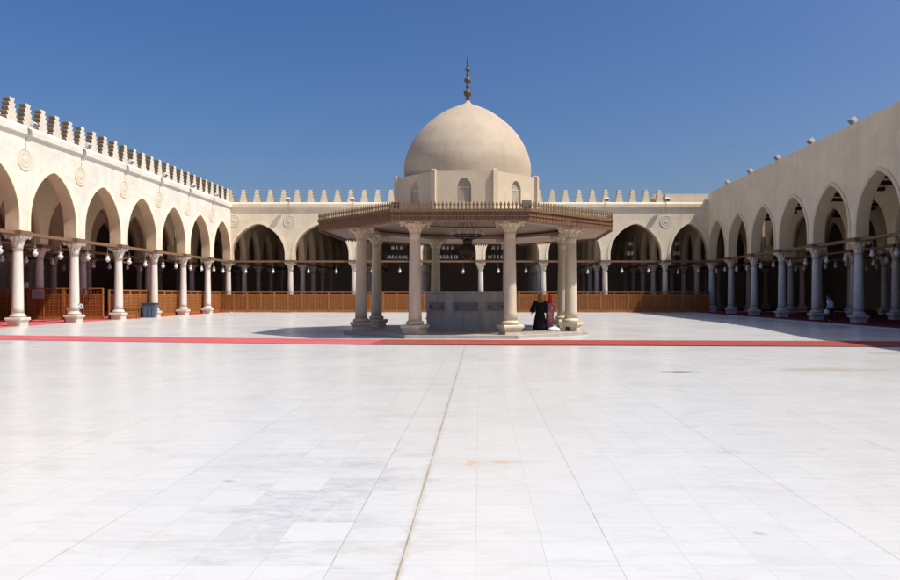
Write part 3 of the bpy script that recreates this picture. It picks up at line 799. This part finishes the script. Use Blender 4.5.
m = MB(); m.tube([(0, 0, 1.0), (0, 0, 6.9)], 0.014, 6); m.build('chain', M['dark_bronze'], ch)

# ------------------------------------------------------------------ wooden lattice screens
def screen_meshes(W, H=2.12):
    f = MB(); h = W / 2
    f.box(-h, h, -0.04, 0.04, 0.06, 0.20); f.box(-h, h, -0.035, 0.035, 1.70, 1.78); f.box(-h, h, -0.045, 0.045, H - 0.07, H)
    for u in (-h + 0.035, 0, h - 0.035):
        f.box(u - 0.035, u + 0.035, -0.05, 0.05, 0.0, H - 0.071)
    for u in (-h + 0.035, h - 0.035): f.box(u - 0.05, u + 0.05, -0.22, 0.22, 0.0, 0.055)
    b = MB(); n = max(4, int(W / 0.16))
    for k in range(1, n):
        u = -h + W * k / n
        if abs(u) > 0.05: b.lathe([(0.012, 1.785), (0.026, 1.83), (0.014, 1.87), (0.028, 1.92), (0.014, 1.97), (0.024, 2.01), (0.012, H - 0.075)], 6, (u, 0, 0))
    g = MB(); ny = 8; nx = max(4, int(W / 0.21))
    for k in range(1, ny): z = 0.2 + 1.5 * k / ny; g.box(-h + 0.07, h - 0.07, -0.028, 0.028, z - 0.017, z + 0.017)
    for k in range(1, nx): u = -h + W * k / nx; g.box(u - 0.017, u + 0.017, -0.024, 0.024, 0.2, 1.7)
    p = MB(); p.box(-h + 0.07, h - 0.07, -0.010, 0.010, 0.2, 1.7)
    out = []
    for mb_, nm, mt in ((f, 'frame', 'screen'), (b, 'balustrade', 'screen_bar'), (g, 'lattice', 'screen_bar'), (p, 'panel', 'screen')):
        me = mb_.mesh(nm); fix_normals(me); me.materials.append(M[mt]); out.append((nm, me))
    return out
def screen(meshes, label, x, y, rz):
    t = thing('wooden_screen', label, 'screen', (x, y, 0.0), rz, 'wooden lattice screens closing the porticos')
    fr = None
    for nm, me in meshes:
        o = link(nm, me, t if nm in ('frame', 'panel') else fr)
        if nm == 'frame': fr = o
    return t
SW = 2.745; SM = screen_meshes(SW - 0.02)
x0 = -26.08; n = 18
for k in range(n):
    W = (23.05 - x0) / n
    if k == 0: SM2 = screen_meshes(W - 0.02)
    lab = ('sunlit' if k < 14 else 'shaded') + ' wooden lattice screen before the far arches, ' + ORD[k] + ' panel from the left corner'
    screen(SM2, lab, x0 + W * (k + 0.5), 70.25, 0.0)
ys = [70.2, 66.1, 60.7, 55.3, 49.3]
for k, (a, b) in enumerate(zip(ys, ys[1:])):
    for j in range(2):
        W = (a - b) / 2
        if k == 0 and j == 0 or k == 1 and j == 0 or k == 3 and j == 0: sm = screen_meshes(W - 0.02)
        screen(sm, 'wooden lattice screen behind the left columns, ' + ORD[2 * k + j] + ' panel from the far corner', -26.15, a - W * (j + 0.5), PI / 2)
sm = screen_meshes(2.75, 2.22)
for k in range(4):
    screen(sm, 'wooden lattice screen standing across the left portico on red carpet, ' + ORD[k] + ' from the columns', -27.65 - 2.78 * k, 48.85, 0.0)

# ------------------------------------------------------------------ hanging lamps
def lamp_proto(label, group, drop=0.75):
    t = thing('hanging_lamp', label, 'lamp', (0, 0, 0), 0, group)
    m = MB(); m.lathe([(0.03, 0.0), (0.05, 0.03), (0.13, 0.09), (0.165, 0.17), (0.13, 0.26), (0.075, 0.31), (0.09, 0.37), (0.125, 0.44), (0.115, 0.445), (0.07, 0.37)], 14, caps=False); m.build('glass_bowl', M['glass'], t, fix=False)
    m = MB(); m.tube([(0, 0, 0.44), (0, 0, 0.44 + drop)], 0.012, 5)
    for k in range(3):
        a = 2 * PI * k / 3; m.tube([(0.118 * math.cos(a), 0.118 * math.sin(a), 0.43), (0, 0, 0.62)], 0.007, 4)
    m.build('chain', M['cable'], t)
    return t
proto = None
rl = random.Random(11)
def put_lamp(x, y, label, group, z=3.93, rz=0.0):
    global proto
    if proto is None:
        proto = lamp_proto(label, group); proto.location = (x, y, z); return proto
    o = dup(proto, label, (x, y, z), rz); o['group'] = group; return o
for k in range(NL - 1):
    y0, y1 = LY[k], LY[k + 1]
    for j, f in enumerate((0.27, 0.72)):
        put_lamp(XL, y0 + (y1 - y0) * f, ('farther' if j == 0 else 'nearer') + ' white glass lamp under the ' + ORD[k] + ' left arch counting from the far corner', 'lamps under the left arches', 3.93 + rl.uniform(-.06, .06), rl.random())
for k in range(8):
    for j, f in enumerate((0.28, 0.72)):
        x0_, x1_ = BACKX[k], BACKX[k + 1]
        put_lamp(x0_ + (x1_ - x0_) * f, YB, ('left' if j == 0 else 'right') + ' white glass lamp of the pair under the ' + ORD[k] + ' far arch from the left', 'lamps under the far arches', 3.93 + rl.uniform(-.06, .06), rl.random())
for k in range(7):
    y0, y1 = RY[k], RY[k + 1]
    for j, f in enumerate((0.27, 0.72)):
        put_lamp(XR, y0 + (y1 - y0) * f, ('farther' if j == 0 else 'nearer') + ' shaded glass lamp under the ' + ORD[k] + ' right arch counting from the far corner', 'lamps under the right arches', 3.93 + rl.uniform(-.06, .06), rl.random())
for r in (1, 2):
    for k in range(1, NL - 1):
        for f in (0.27, 0.72):
            put_lamp(XL - 5.6 * r, LY[k] + (LY[k + 1] - LY[k]) * f, 'dim glass lamp hanging deep inside the left portico behind the front columns', 'dim lamps deep in the left portico', 3.93 + rl.uniform(-.06, .06))
    for k in range(1, 7):
        for f in (0.2, 0.5, 0.8):
            put_lamp(XR + 5.6 * r, RY[k] + (RY[k + 1] - RY[k]) * f, 'dim glass lamp hanging deep inside the right portico behind the front columns', 'dim lamps deep in the right portico', 3.93 + rl.uniform(-.06, .06))

# ------------------------------------------------------------------ chandeliers in the far prayer hall
def hall_chandelier(x, y, z, rad, label, tiers=2, nb=16):
    t = thing('hall_chandelier', label, 'chandelier', (x, y, z))
    m = MB(); top = 10.42 - z
    for q in range(tiers):
        rr = rad * (1 - 0.42 * q); zz = 1.0 * q
        for k in range(24):
            a0, a1 = 2 * PI * k / 24, 2 * PI * (k + 1) / 24
            m.tube([(rr * math.cos(a0), rr * math.sin(a0), zz), (rr * math.cos(a1), rr * math.sin(a1), zz)], 0.04, 5)
        for k in range(4):
            a = PI * k / 2; m.tube([(rr * math.cos(a), rr * math.sin(a), zz), (0, 0, zz + 0.9)], 0.015, 4)
    m.tube([(0, 0, 0), (0, 0, top)], 0.025, 5)
    fr = m.build('frame', M['bronze'], t)
    for q in range(tiers):
        rr = rad * (1 - 0.42 * q); zz = 1.0 * q; nn = nb if q == 0 else nb // 2
        for k in range(nn):
            a = 2 * PI * k / nn
            m = MB(); m.lathe([(0.03, 0.03), (0.075, 0.09), (0.085, 0.22), (0.06, 0.36), (0.07, 0.42)], 8, (rr * math.cos(a), rr * math.sin(a), zz)); m.build('glass_shade', M['glass'], fr)
    return t
for x, lab in ((-8.8, 'left'), (-3.4, 'middle'), (1.9, 'right')):
    hall_chandelier(x, 74.6, 5.55, 1.0, 'tiered ring chandelier with white glass shades seen under the fountain eaves, ' + lab + ' of three')
for x, lab in ((15.8, 'sixth column'), (20.7, 'corner bay')):
    hall_chandelier(x, 73.6, 5.9, 0.28, 'small cluster of white lamp globes hanging inside the far arch by the ' + ('shaded right corner' if x > 18 else 'last full merlons'), 2, 6)

# ------------------------------------------------------------------ floodlights
def flood(label, x, y, z, rz, tilt, arm=0.55, mat='white_metal', s=1.0, group='floodlights on the portico walls'):
    """local +Y is outward; housing on a bracket"""
    t = thing('floodlight', label, 'floodlight', (x, y, z), rz, group)
    b = MB(); b.tube([(0, -0.15, 0.03), (0, arm * 0.6, 0.06), (0, arm, 0.1)], 0.03 * s, 6); b.box(-0.10 * s, 0.10 * s, -0.22, -0.06, 0, 0.05)
    for sx in (-1, 1): b.tube([(0, arm - 0.05, 0.08), (sx * 0.26 * s, arm, 0.12), (sx * 0.26 * s, arm + 0.05, 0.25 * s)], 0.018, 5)
    b.build('bracket', M['metal'], t)
    T = Matrix.Translation((0, arm + 0.05, 0.26 * s)) @ Matrix.Rotation(tilt, 4, 'X')
    h = MB(); h.M = T; h.loft([[(u * 0.21 * s, -0.20 * s, w * 0.16 * s) for u, w in ((-1, -1), (1, -1), (1, 1), (-1, 1))],
                              [(u * 0.24 * s, 0.02 * s, w * 0.18 * s) for u, w in ((-1, -1), (1, -1), (1, 1), (-1, 1))],
                              [(u * 0.25 * s, 0.12 * s, w * 0.19 * s) for u, w in ((-1, -1), (1, -1), (1, 1), (-1, 1))]], smooth=False)
    ho = h.build('housing', M[mat], t)
    g = MB(); g.M = T; g.box(-0.21 * s, 0.21 * s, 0.122 * s, 0.13 * s, -0.15 * s, 0.15 * s); g.build('lens', M['lens'], ho)
    return t
for k in range(1, 7):
    t = flood('pale floodlight on the left cornice above the ' + ORD[k - 1] + ' column from the far corner', XL + T2 + 0.05, LY[k] + 0.1, 11.0, -PI / 2, R(-40), 0.36, 'white_metal', 0.72)
    m = MB(); m.tube([(0, -0.05, 0.0), (0, 0.13, -0.05), (0, 0.135, -0.45), (0, -0.035, -0.58), (0, -0.035, -1.15)], 0.012, 5); m.build('cable', M['cable'], t)
for x, lab in ((BACKX[1], 'above the first roundel right of the left corner'), (BACKX[2], 'just left of the fountain eaves'), (BACKX[6], 'just right of the fountain eaves'), (BACKX[7], 'above the last roundel near the shaded right corner')):
    t = flood('white floodlight on the far cornice ' + lab, x, YB - T2 - 0.05, 11.1, PI, R(-30), 0.50, 'white_metal', 0.9)
    m = MB(); m.tube([(0, -0.05, 0.0), (0, 0.135, -0.05), (0, 0.14, -0.5), (0, -0.035, -0.68), (0, -0.035, -1.3)], 0.012, 5); m.build('cable', M['cable'], t)
for k in range(1, 7):
    flood('grey floodlight on the right parapet above the ' + ORD[k - 1] + ' right column from the far corner', XR - 0.12, RY[k] + 0.25, top_r(RY[k]) - 0.012, PI / 2, R(-38), 0.10, 'grey_lamp', 1.0)
for i, lab in ((5, 'left'), (6, 'right')):
    a = PI / 8 + i * PI / 4 + PHI
    x, y = FC.x + 6.55 * math.cos(a), FC.y + 6.55 * math.sin(a)
    flood('dark floodlight lying behind the cresting at the ' + lab + ' front corner of the fountain roof', x, y, 4.96, 0.0 if lab == 'left' else PI, R(10), 0.05, 'dark_bronze', 0.72, 'floodlights on the fountain roof')

# ------------------------------------------------------------------ bin, bench, notices
t = thing('waste_bin', 'blue grey waste bin standing in front of a left arcade column', 'bin', (-25.42, 53.9, 0.0), R(10))
m = MB(); m.loft([[(u * 0.40, v * 0.36, 0.03) for u, v in ((-1, -1), (1, -1), (1, 1), (-1, 1))], [(u * 0.50, v * 0.42, 1.05) for u, v in ((-1, -1), (1, -1), (1, 1), (-1, 1))]], smooth=False)
for u in (-0.3, 0.0, 0.3): m.box(u - 0.02, u + 0.02, -0.44, -0.36, 0.15, 0.98)
m.build('body', M['bin'], t)
m = MB(); m.box(-0.53, 0.53, -0.45, 0.45, 1.052, 1.13, 0.02); m.box(-0.45, 0.45, -0.48, -0.44, 1.06, 1.10); m.build('lid', M['bin_dark'], t)
for s in (-1, 1):
    m = MB(); m.M = Matrix.Translation((s * 0.36, 0.36, 0.09)) @ Matrix.Rotation(PI / 2, 4, 'Y'); m.lathe([(0.09, -0.03), (0.09, 0.03)], 12); m.build('wheel', M['bin_dark'], t)
t = thing('bench', 'low brown wooden bench beside the third visible left column', 'bench', (-26.0, 50.75, 0.0), 0)
m = MB()
for k in range(3): m.box(0.1 + 0, 1.25, -0.22 + 0.15 * k, -0.09 + 0.15 * k, 0.40, 0.44)
m.build('seat', M['bench_wood'], t)
m = MB(); 
for z in (0.58, 0.72): m.box(0.1, 1.25, 0.23, 0.26, z, z + 0.09)
m.build('backrest', M['bench_wood'], t)
for u in (0.16, 1.19):
    for v in (-0.18, 0.24):
        m = MB(); m.box(u - 0.035, u + 0.035, v - 0.035, v + 0.03, 0, 0.398 if v < 0 else 0.80); m.build('leg', M['bench_wood'], t)
t = thing('folding_stand', 'dark reddish folding book stand on the red carpet left of a left column', 'stand', (-26.35, 44.9, 0.016))
for s in (-1, 1):
    m = MB(); m.M = Matrix.Rotation(s * R(24), 4, 'Y'); m.box(-0.02, 0.02, -0.2, 0.2, 0.0, 1.0); m.M = Matrix.Translation((s * -0.42, 0, 0)) @ Matrix.Rotation(s * R(24), 4, 'Y')
    m.v = [(p[0] - s * 0.20, p[1], p[2] + 0.01) for p in m.v]; m.build('board', M['bench_wood'], t)
def notice(name, label, x, y, z, w, h, mat, lines):
    t = thing(name, label, 'notice', (x, y, z))
    m = MB(); m.box(-w / 2, w / 2, -0.012, 0.012, 0, h); s = m.build('sheet', M[mat], t)
    m = MB(); r = random.Random(int(w * 100))
    for k in range(lines):
        zz = h * (0.86 - 0.72 * k / max(1, lines - 1)); ww = w * (0.55 + 0.3 * r.random())
        m.box(-ww / 2, ww / 2, -0.0145, -0.0125, zz - 0.012, zz + 0.006)
    m.build('text_lines', M['ink'], s)
    m = MB(); m.box(-0.02, 0.02, 0.013, 0.045, -z + 0.016, h * 0.9); m.build('post', M['screen_bar'], t)
    return t
notice('notice_board', 'violet tinted notice sheet fixed on the screen across the left portico', -30.8, 48.76, 1.50, 0.82, 0.60, 'paper_violet', 6)
notice('notice_sheet', 'small cream notice above the screen beside the second left column', -31.62, 48.76, 2.225, 0.32, 0.38, 'paper', 5)
t = thing('round_sign', 'round white sign with dark ring hung low on a left arcade column', 'sign', (-25.15, 44.15, 1.02))
m = MB(); m.M = Matrix.Rotation(PI / 2, 4, 'X'); m.lathe([(0.17, -0.015), (0.17, 0.015)], 24); d = m.build('disc', M['white'], t)
m = MB(); m.M = Matrix.Rotation(PI / 2, 4, 'X'); m.lathe([(0.171, -0.02), (0.20, -0.02), (0.20, 0.02), (0.171, 0.02), (0.171, -0.02)], 24, caps=False); m.build('rim', M['ink'], d)
m = MB(); m.box(-0.025, 0.025, -0.02, -0.0155, -0.08, 0.08); m.build('mark', M['ink'], d)
m = MB(); m.box(-0.22, 0.05, 0.016, 0.035, -0.02, 0.02); m.build('arm', M['metal'], t)

# ------------------------------------------------------------------ people
def person_body(name, parent, J, E, Rd, mat):
    """one continuous skinned surface over joints J (name -> xyz), edges E, radii Rd; root first"""
    keys = list(J); idx = {k: i for i, k in enumerate(keys)}
    me = bpy.data.meshes.new(name); me.from_pydata([J[k] for k in keys], [(idx[a], idx[b]) for a, b in E], []); me.update()
    me.materials.append(mat)
    o = link(name, me, parent)
    o.modifiers.new('skin', 'SKIN')
    for i, k in enumerate(keys):
        sv = me.skin_vertices[0].data[i]; r = Rd[k]
        sv.radius = r if hasattr(r, '__len__') else (r, r); sv.use_root = (i == 0)
    sb = o.modifiers.new('sub', 'SUBSURF'); sb.levels = 2; sb.render_levels = 2
    return o
def figure(H, arms, lean=0.0, step=0.06):
    """joints for a standing adult of height H facing +Y; arms = {'L': (elbow, wrist), 'R': ...} as fractions of H"""
    J = {}; Rd = {}; E = []
    def add(k, p, r, parent=None):
        J[k] = (p[0] * H, p[1] * H, p[2] * H); Rd[k] = tuple(x * H for x in r) if hasattr(r, '__len__') else r * H
        if parent: E.append((parent, k))
    ly = lambda z: lean * max(0, z - 0.53)
    add('pelvis', (0, 0, 0.53), (0.085, 0.062))
    add('waist', (0, ly(.62), 0.62), (0.074, 0.055), 'pelvis'); add('chest', (0, ly(.73), 0.73), (0.090, 0.062), 'waist')
    add('collar', (0, ly(.81), 0.81), (0.06, 0.045), 'chest'); add('neck', (0, ly(.845), 0.85), 0.032, 'collar')
    add('jaw', (0, ly(.88) + 0.012, 0.885), (0.040, 0.046), 'neck'); add('head', (0, ly(.93), 0.935), (0.045, 0.055), 'jaw'); add('crown', (0, ly(.975) - 0.005, 0.975), (0.034, 0.042), 'head')
    add('nose', (0, ly(.93) + 0.064, 0.918), 0.009, 'head')
    for s, n in ((-1, 'L'), (1, 'R')):
        add('ear' + n, (s * 0.050, ly(.925), 0.925), 0.009, 'head')
        add('hip' + n, (s * 0.055, 0, 0.50), (0.058, 0.060), 'pelvis'); add('knee' + n, (s * 0.058, 0.012 + s * step * 0.3, 0.285), 0.037, 'hip' + n)
        add('calf' + n, (s * 0.058, s * step * 0.6 - 0.006, 0.20), 0.034, 'knee' + n); add('ankle' + n, (s * 0.058, s * step - 0.008, 0.045), 0.023, 'calf' + n)
        add('ball' + n, (s * 0.066, s * step + 0.075, 0.016), (0.026, 0.014), 'ankle' + n); add('toe' + n, (s * 0.068, s * step + 0.115, 0.013), (0.020, 0.010), 'ball' + n)
        el, wr = arms[n]
        add('shoulder' + n, (s * 0.105, ly(.80), 0.795), 0.040, 'collar'); add('elbow' + n, el, 0.027, 'shoulder' + n); add('wrist' + n, wr, 0.018, 'elbow' + n)
        d = (Vector(wr) - Vector(el)).normalized(); side = d.cross(Vector((0, 1, 0.2))).normalized()
        palm = Vector(wr) + d * 0.035; add('palm' + n, tuple(palm), (0.024, 0.012), 'wrist' + n)
        for q, ln in enumerate((0.040, 0.046, 0.043, 0.034)):
            b0 = palm + d * 0.02 + side * (q - 1.5) * 0.0125; bend = Vector((0, 0.35, 0))
            add('k%d%s' % (q, n), tuple(b0), 0.0058, 'palm' + n); add('m%d%s' % (q, n), tuple(b0 + (d + bend).normalized() * ln * 0.55), 0.0054, 'k%d%s' % (q, n))
            add('t%d%s' % (q, n), tuple(b0 + (d + bend).normalized() * ln * 0.55 + (d + 2.2 * bend).normalized() * ln * 0.5), 0.0046, 'm%d%s' % (q, n))
        th = Vector(wr) + d * 0.018 + Vector((0, 0.018, 0)); add('u0' + n, tuple(th), 0.0075, 'palm' + n); add('u1' + n, tuple(th + (d + Vector((0, 0.8, 0))).normalized() * 0.03), 0.006, 'u0' + n)
    return J, E, Rd
def eyes(parent, H, lean=0.0):
    y = lean * 0.4
    for s in (-1, 1):
        m = MB(); m.sphere((s * 0.019 * H, (y + 0.050) * H, 0.932 * H), 0.0075 * H, 8, 6); m.build('eye', M['eye'], parent)
def ring(c, rx, ry, n=28, folds=0.0, nf=9, ph=0.0):
    return [(c[0] + rx * (1 + folds * math.sin(nf * a + ph)) * math.cos(a), c[1] + ry * (1 + folds * math.sin(nf * a + ph)) * math.sin(a), c[2]) for a in [2 * PI * k / n for k in range(n)]]
def robe(parent, H, mat, name='robe', flare=1.0, hem=0.02, top=0.835, seed=0.0):
    P = [(hem, 0.155 * flare, 0.135 * flare, 0.07), (0.15, 0.145 * flare, 0.125 * flare, 0.06), (0.32, 0.130 * flare, 0.110 * flare, 0.05), (0.50, 0.118, 0.098, 0.03), (0.62, 0.116, 0.092, 0.02),
         (0.73, 0.118, 0.086, 0.008), (0.785, 0.125, 0.074, 0.0), (0.815, 0.098, 0.062, 0.0), (top, 0.05, 0.048, 0.0)]
    m = MB(); m.loft([ring((0, 0, z * H), a * H, b * H, 40, f, 9, seed + z * 3) for z, a, b, f in P]); return m.build(name, mat, parent)
def sleeve(parent, H, sh, el, wr, mat, r0=0.052, r1=0.05, r2=0.06, name='sleeve'):
    pts = [Vector(p) * H for p in (sh, el, wr)]
    path = [pts[0], pts[0].lerp(pts[1], 0.5), pts[1], pts[1].lerp(pts[2], 0.5), pts[2]]
    m = MB(); m.tube(path, [r0 * H, (r0 + r1) / 2 * H, r1 * H, (r1 + r2) / 2 * H, r2 * H], 14); return m.build(name, mat, parent)
def scarf(parent, H, mat, drape=0.70):
    P = [(drape, 0.135, 0.100, 0.0), (0.775, 0.132, 0.090, 0.0), (0.82, 0.085, 0.068, 0.004), (0.855, 0.056, 0.060, 0.010), (0.895, 0.060, 0.070, 0.006), (0.935, 0.064, 0.074, 0.002), (0.965, 0.058, 0.068, -0.002), (0.99, 0.040, 0.048, -0.006), (1.002, 0.012, 0.014, -0.008)]
    n = 28; m = MB()
    rings = [ring((0, y * H, z * H), a * H, b * H, n, 0.025, 7, z * 9) for z, a, b, y in P]
    def skip(i, k):
        a = (2 * PI * (k + 0.5) / n - PI / 2 + PI) % (2 * PI) - PI
        return abs(a) < R(46) and i in (4, 5)
    m.loft(rings, caps=False, skip=skip); return m.build('headscarf', mat, parent)

H = 1.60
t = thing('person', 'person in a long black robe and tan headscarf standing under the fountain eaves', 'person', (2.66, 31.0, 0.15), R(12))
aw = {'L': ((-0.185, -0.02, 0.66), (-0.205, 0.05, 0.53)), 'R': ((0.150, 0.0, 0.64), (0.135, 0.07, 0.53))}
b = person_body('body', t, *figure(H, aw), M['skin']); eyes(b, H)
robe(t, H, M['black_cloth'], flare=1.2, seed=0.4)
for s, n in ((-1, 'L'), (1, 'R')): sleeve(t, H, (s * 0.10, 0, 0.795), aw[n][0], aw[n][1], M['black_cloth'], 0.068, 0.072, 0.082)
scarf(t, H, M['tan_cloth'], 0.80)
H = 1.57
t = thing('person', 'person in a red headscarf and pink patterned dress beside the black robed one', 'person', (3.11, 31.2, 0.15), R(-40))
aw = {'L': ((-0.145, 0.01, 0.645), (-0.09, 0.12, 0.60)), 'R': ((0.145, 0.02, 0.645), (0.10, 0.13, 0.57))}
b = person_body('body', t, *figure(H, aw), M['skin']); eyes(b, H)
robe(t, H, M['print_cloth'], 'dress', 0.88, 0.05, seed=1.2)
for s, n in ((-1, 'L'), (1, 'R')): sleeve(t, H, (s * 0.10, 0, 0.795), aw[n][0], aw[n][1], M['print_cloth'], 0.048, 0.042, 0.036)
scarf(t, H, M['red_cloth'], 0.775)
H = 1.72
t = thing('person', 'person in a pale blue shirt and dark trousers standing in the shaded right portico', 'person', (23.15, 46.1, 0.018), R(35))
aw = {'L': ((-0.155, 0.03, 0.64), (-0.185, 0.07, 0.50)), 'R': ((0.150, 0.02, 0.64), (0.14, 0.09, 0.52))}
b = person_body('body', t, *figure(H, aw, 0.35, 0.05), M['skin']); eyes(b, H, 0.35)
m = MB(); ly = lambda z: 0.35 * max(0, z - 0.53)
m.loft([ring((0, ly(z) * H, z * H), a * H, c * H, 28, f, 8, z * 5) for z, a, c, f in ((0.47, 0.106, 0.084, 0.02), (0.55, 0.104, 0.080, 0.02), (0.64, 0.098, 0.074, 0.015), (0.74, 0.112, 0.078, 0.0), (0.79, 0.115, 0.066, 0.0), (0.825, 0.075, 0.052, 0.0), (0.845, 0.042, 0.042, 0.0))]); m.build('shirt', M['shirt'], t)
for s, n in ((-1, 'L'), (1, 'R')): sleeve(t, H, (s * 0.10, ly(.795), 0.795), aw[n][0], aw[n][1], M['shirt'], 0.046, 0.036, 0.028)
m = MB(); m.loft([ring((0, 0, z * H), a * H, c * H) for z, a, c in ((0.455, 0.10, 0.078), (0.50, 0.102, 0.080), (0.56, 0.098, 0.074))])
for s in (-1, 1):
    m.loft([ring((s * x * H, y * H, z * H), a * H, a * H, 18, 0.02, 5, z * 8) for x, y, z, a in ((0.056, s * 0.05, 0.03, 0.042), (0.056, s * 0.03, 0.18, 0.046), (0.056, 0.01 + s * 0.015, 0.30, 0.050), (0.054, 0, 0.46, 0.064), (0.05, 0, 0.52, 0.066))])
m.build('trousers', M['trousers'], t)
m = MB(); hy = 0.35 * 0.40 * H
m.loft([ring((0, hy + y * H, z * H), a * H, c * H, 24) for z, a, c, y in ((0.915, 0.050, 0.044, -0.020), (0.945, 0.055, 0.058, -0.010), (0.972, 0.050, 0.056, -0.004), (0.993, 0.032, 0.038, -0.004), (1.0, 0.008, 0.01, -0.004))]); m.build('hair', M['hair'], t)
# bag in the hand of the shirted person
ha = Matrix.Rotation(R(35), 3, 'Z') @ Vector((-0.190 * H, 0.085 * H, 0.0)) + Vector((23.15, 46.1, 0.018))
t = thing('carrier_bag', 'white plastic carrier bag held by the person in the pale blue shirt', 'bag', (ha.x, ha.y, 0.47))
m = MB(); m.loft([ring((0, 0, z), a, c, 20, 0.05, 6, z * 14) for z, a, c in ((0.0, 0.10, 0.06), (0.06, 0.16, 0.09), (0.20, 0.165, 0.09), (0.28, 0.12, 0.06), (0.31, 0.06, 0.03))]); bg = m.build('pouch', M['white'], t)
m = MB()
for s in (-1, 1): m.tube([(s * 0.05, 0, 0.30), (s * 0.03, 0, 0.36), (0, 0, 0.385)], 0.008, 5)
m.build('handle', M['white'], bg)
# things by the feet of the pair
t = thing('shopping_bag', 'white plastic bag lying at the feet of the person in red headscarf', 'bag', (3.28, 30.62, 0.15))
m = MB(); m.loft([ring((0, 0, z), a, c, 20, 0.06, 5, z * 11) for z, a, c in ((0.0, 0.30, 0.18), (0.05, 0.33, 0.20), (0.13, 0.28, 0.16), (0.18, 0.12, 0.07), (0.20, 0.03, 0.02))]); pch = m.build('pouch', M['white'], t)
m = MB(); m.tube([(-0.10, 0, 0.17), (-0.04, 0.02, 0.26), (0.06, 0.02, 0.25), (0.10, 0, 0.17)], 0.01, 6); m.build('handle', M['white'], pch)
t = thing('handbag', 'maroon handbag set down against the base of the right front column', 'bag', (3.86, 30.45, 0.15))
m = MB(); m.loft([ring((0, 0, z), a, c, 20, 0.02, 5, z) for z, a, c in ((0.0, 0.13, 0.08), (0.03, 0.15, 0.09), (0.16, 0.13, 0.07), (0.24, 0.10, 0.03))]); pch = m.build('pouch', M['maroon'], t)
m = MB(); m.tube([(-0.07, 0, 0.23), (-0.05, 0, 0.33), (0.05, 0, 0.33), (0.07, 0, 0.23)], 0.01, 6); m.build('handle', M['maroon'], pch)

# ------------------------------------------------------------------ light, sky, camera
to_sun = Vector((0.655, -0.25, 1.0)).normalized()
sd = bpy.data.lights.new('sun', 'SUN'); sd.energy = 4.2; sd.angle = R(0.53); sd.color = (1.0, 0.94, 0.85)
so = bpy.data.objects.new('sun', sd); COL.objects.link(so); so.location = (40, -20, 60)
so.rotation_euler = (-to_sun).to_track_quat('-Z', 'Y').to_euler()
w = bpy.data.worlds.new('World'); S.world = w; w.use_nodes = True
nt = w.node_tree; bg = nt.nodes['Background']
sky = nt.nodes.new('ShaderNodeTexSky'); sky.sky_type = 'NISHITA'; sky.sun_disc = False
sky.sun_elevation = math.asin(to_sun.z); sky.sun_rotation = math.atan2(to_sun.x, to_sun.y)
sky.altitude = 0; sky.air_density = 1.0; sky.dust_density = 3.5; sky.ozone_density = 4.0
hs = nt.nodes.new('ShaderNodeHueSaturation'); hs.inputs['Saturation'].default_value = 1.3; hs.inputs['Hue'].default_value = 0.51
nt.links.new(sky.outputs['Color'], hs.inputs['Color']); nt.links.new(hs.outputs['Color'], bg.inputs['Color']); bg.inputs['Strength'].default_value = 0.092

cd = bpy.data.cameras.new('camera'); cam = bpy.data.objects.new('camera', cd); COL.objects.link(cam)
cam.location = (0, 0, 1.7); cam.rotation_euler = (PI / 2, 0, 0)
cd.sensor_width = 36; cd.lens = 28.0; cd.shift_x = -30 / 900; cd.shift_y = 5.5 / 900; cd.clip_end = 3000; cd.clip_start = 0.05
S.camera = cam
vs = S.view_settings; vs.view_transform = 'Standard'; vs.look = 'None'; vs.exposure = 0.4; vs.gamma = 1.0; vs.use_curve_mapping = False
S.render.engine = 'CYCLES'
S.cycles.max_bounces = 8; S.cycles.diffuse_bounces = 5; S.cycles.glossy_bounces = 3
S.cycles.use_denoising = True
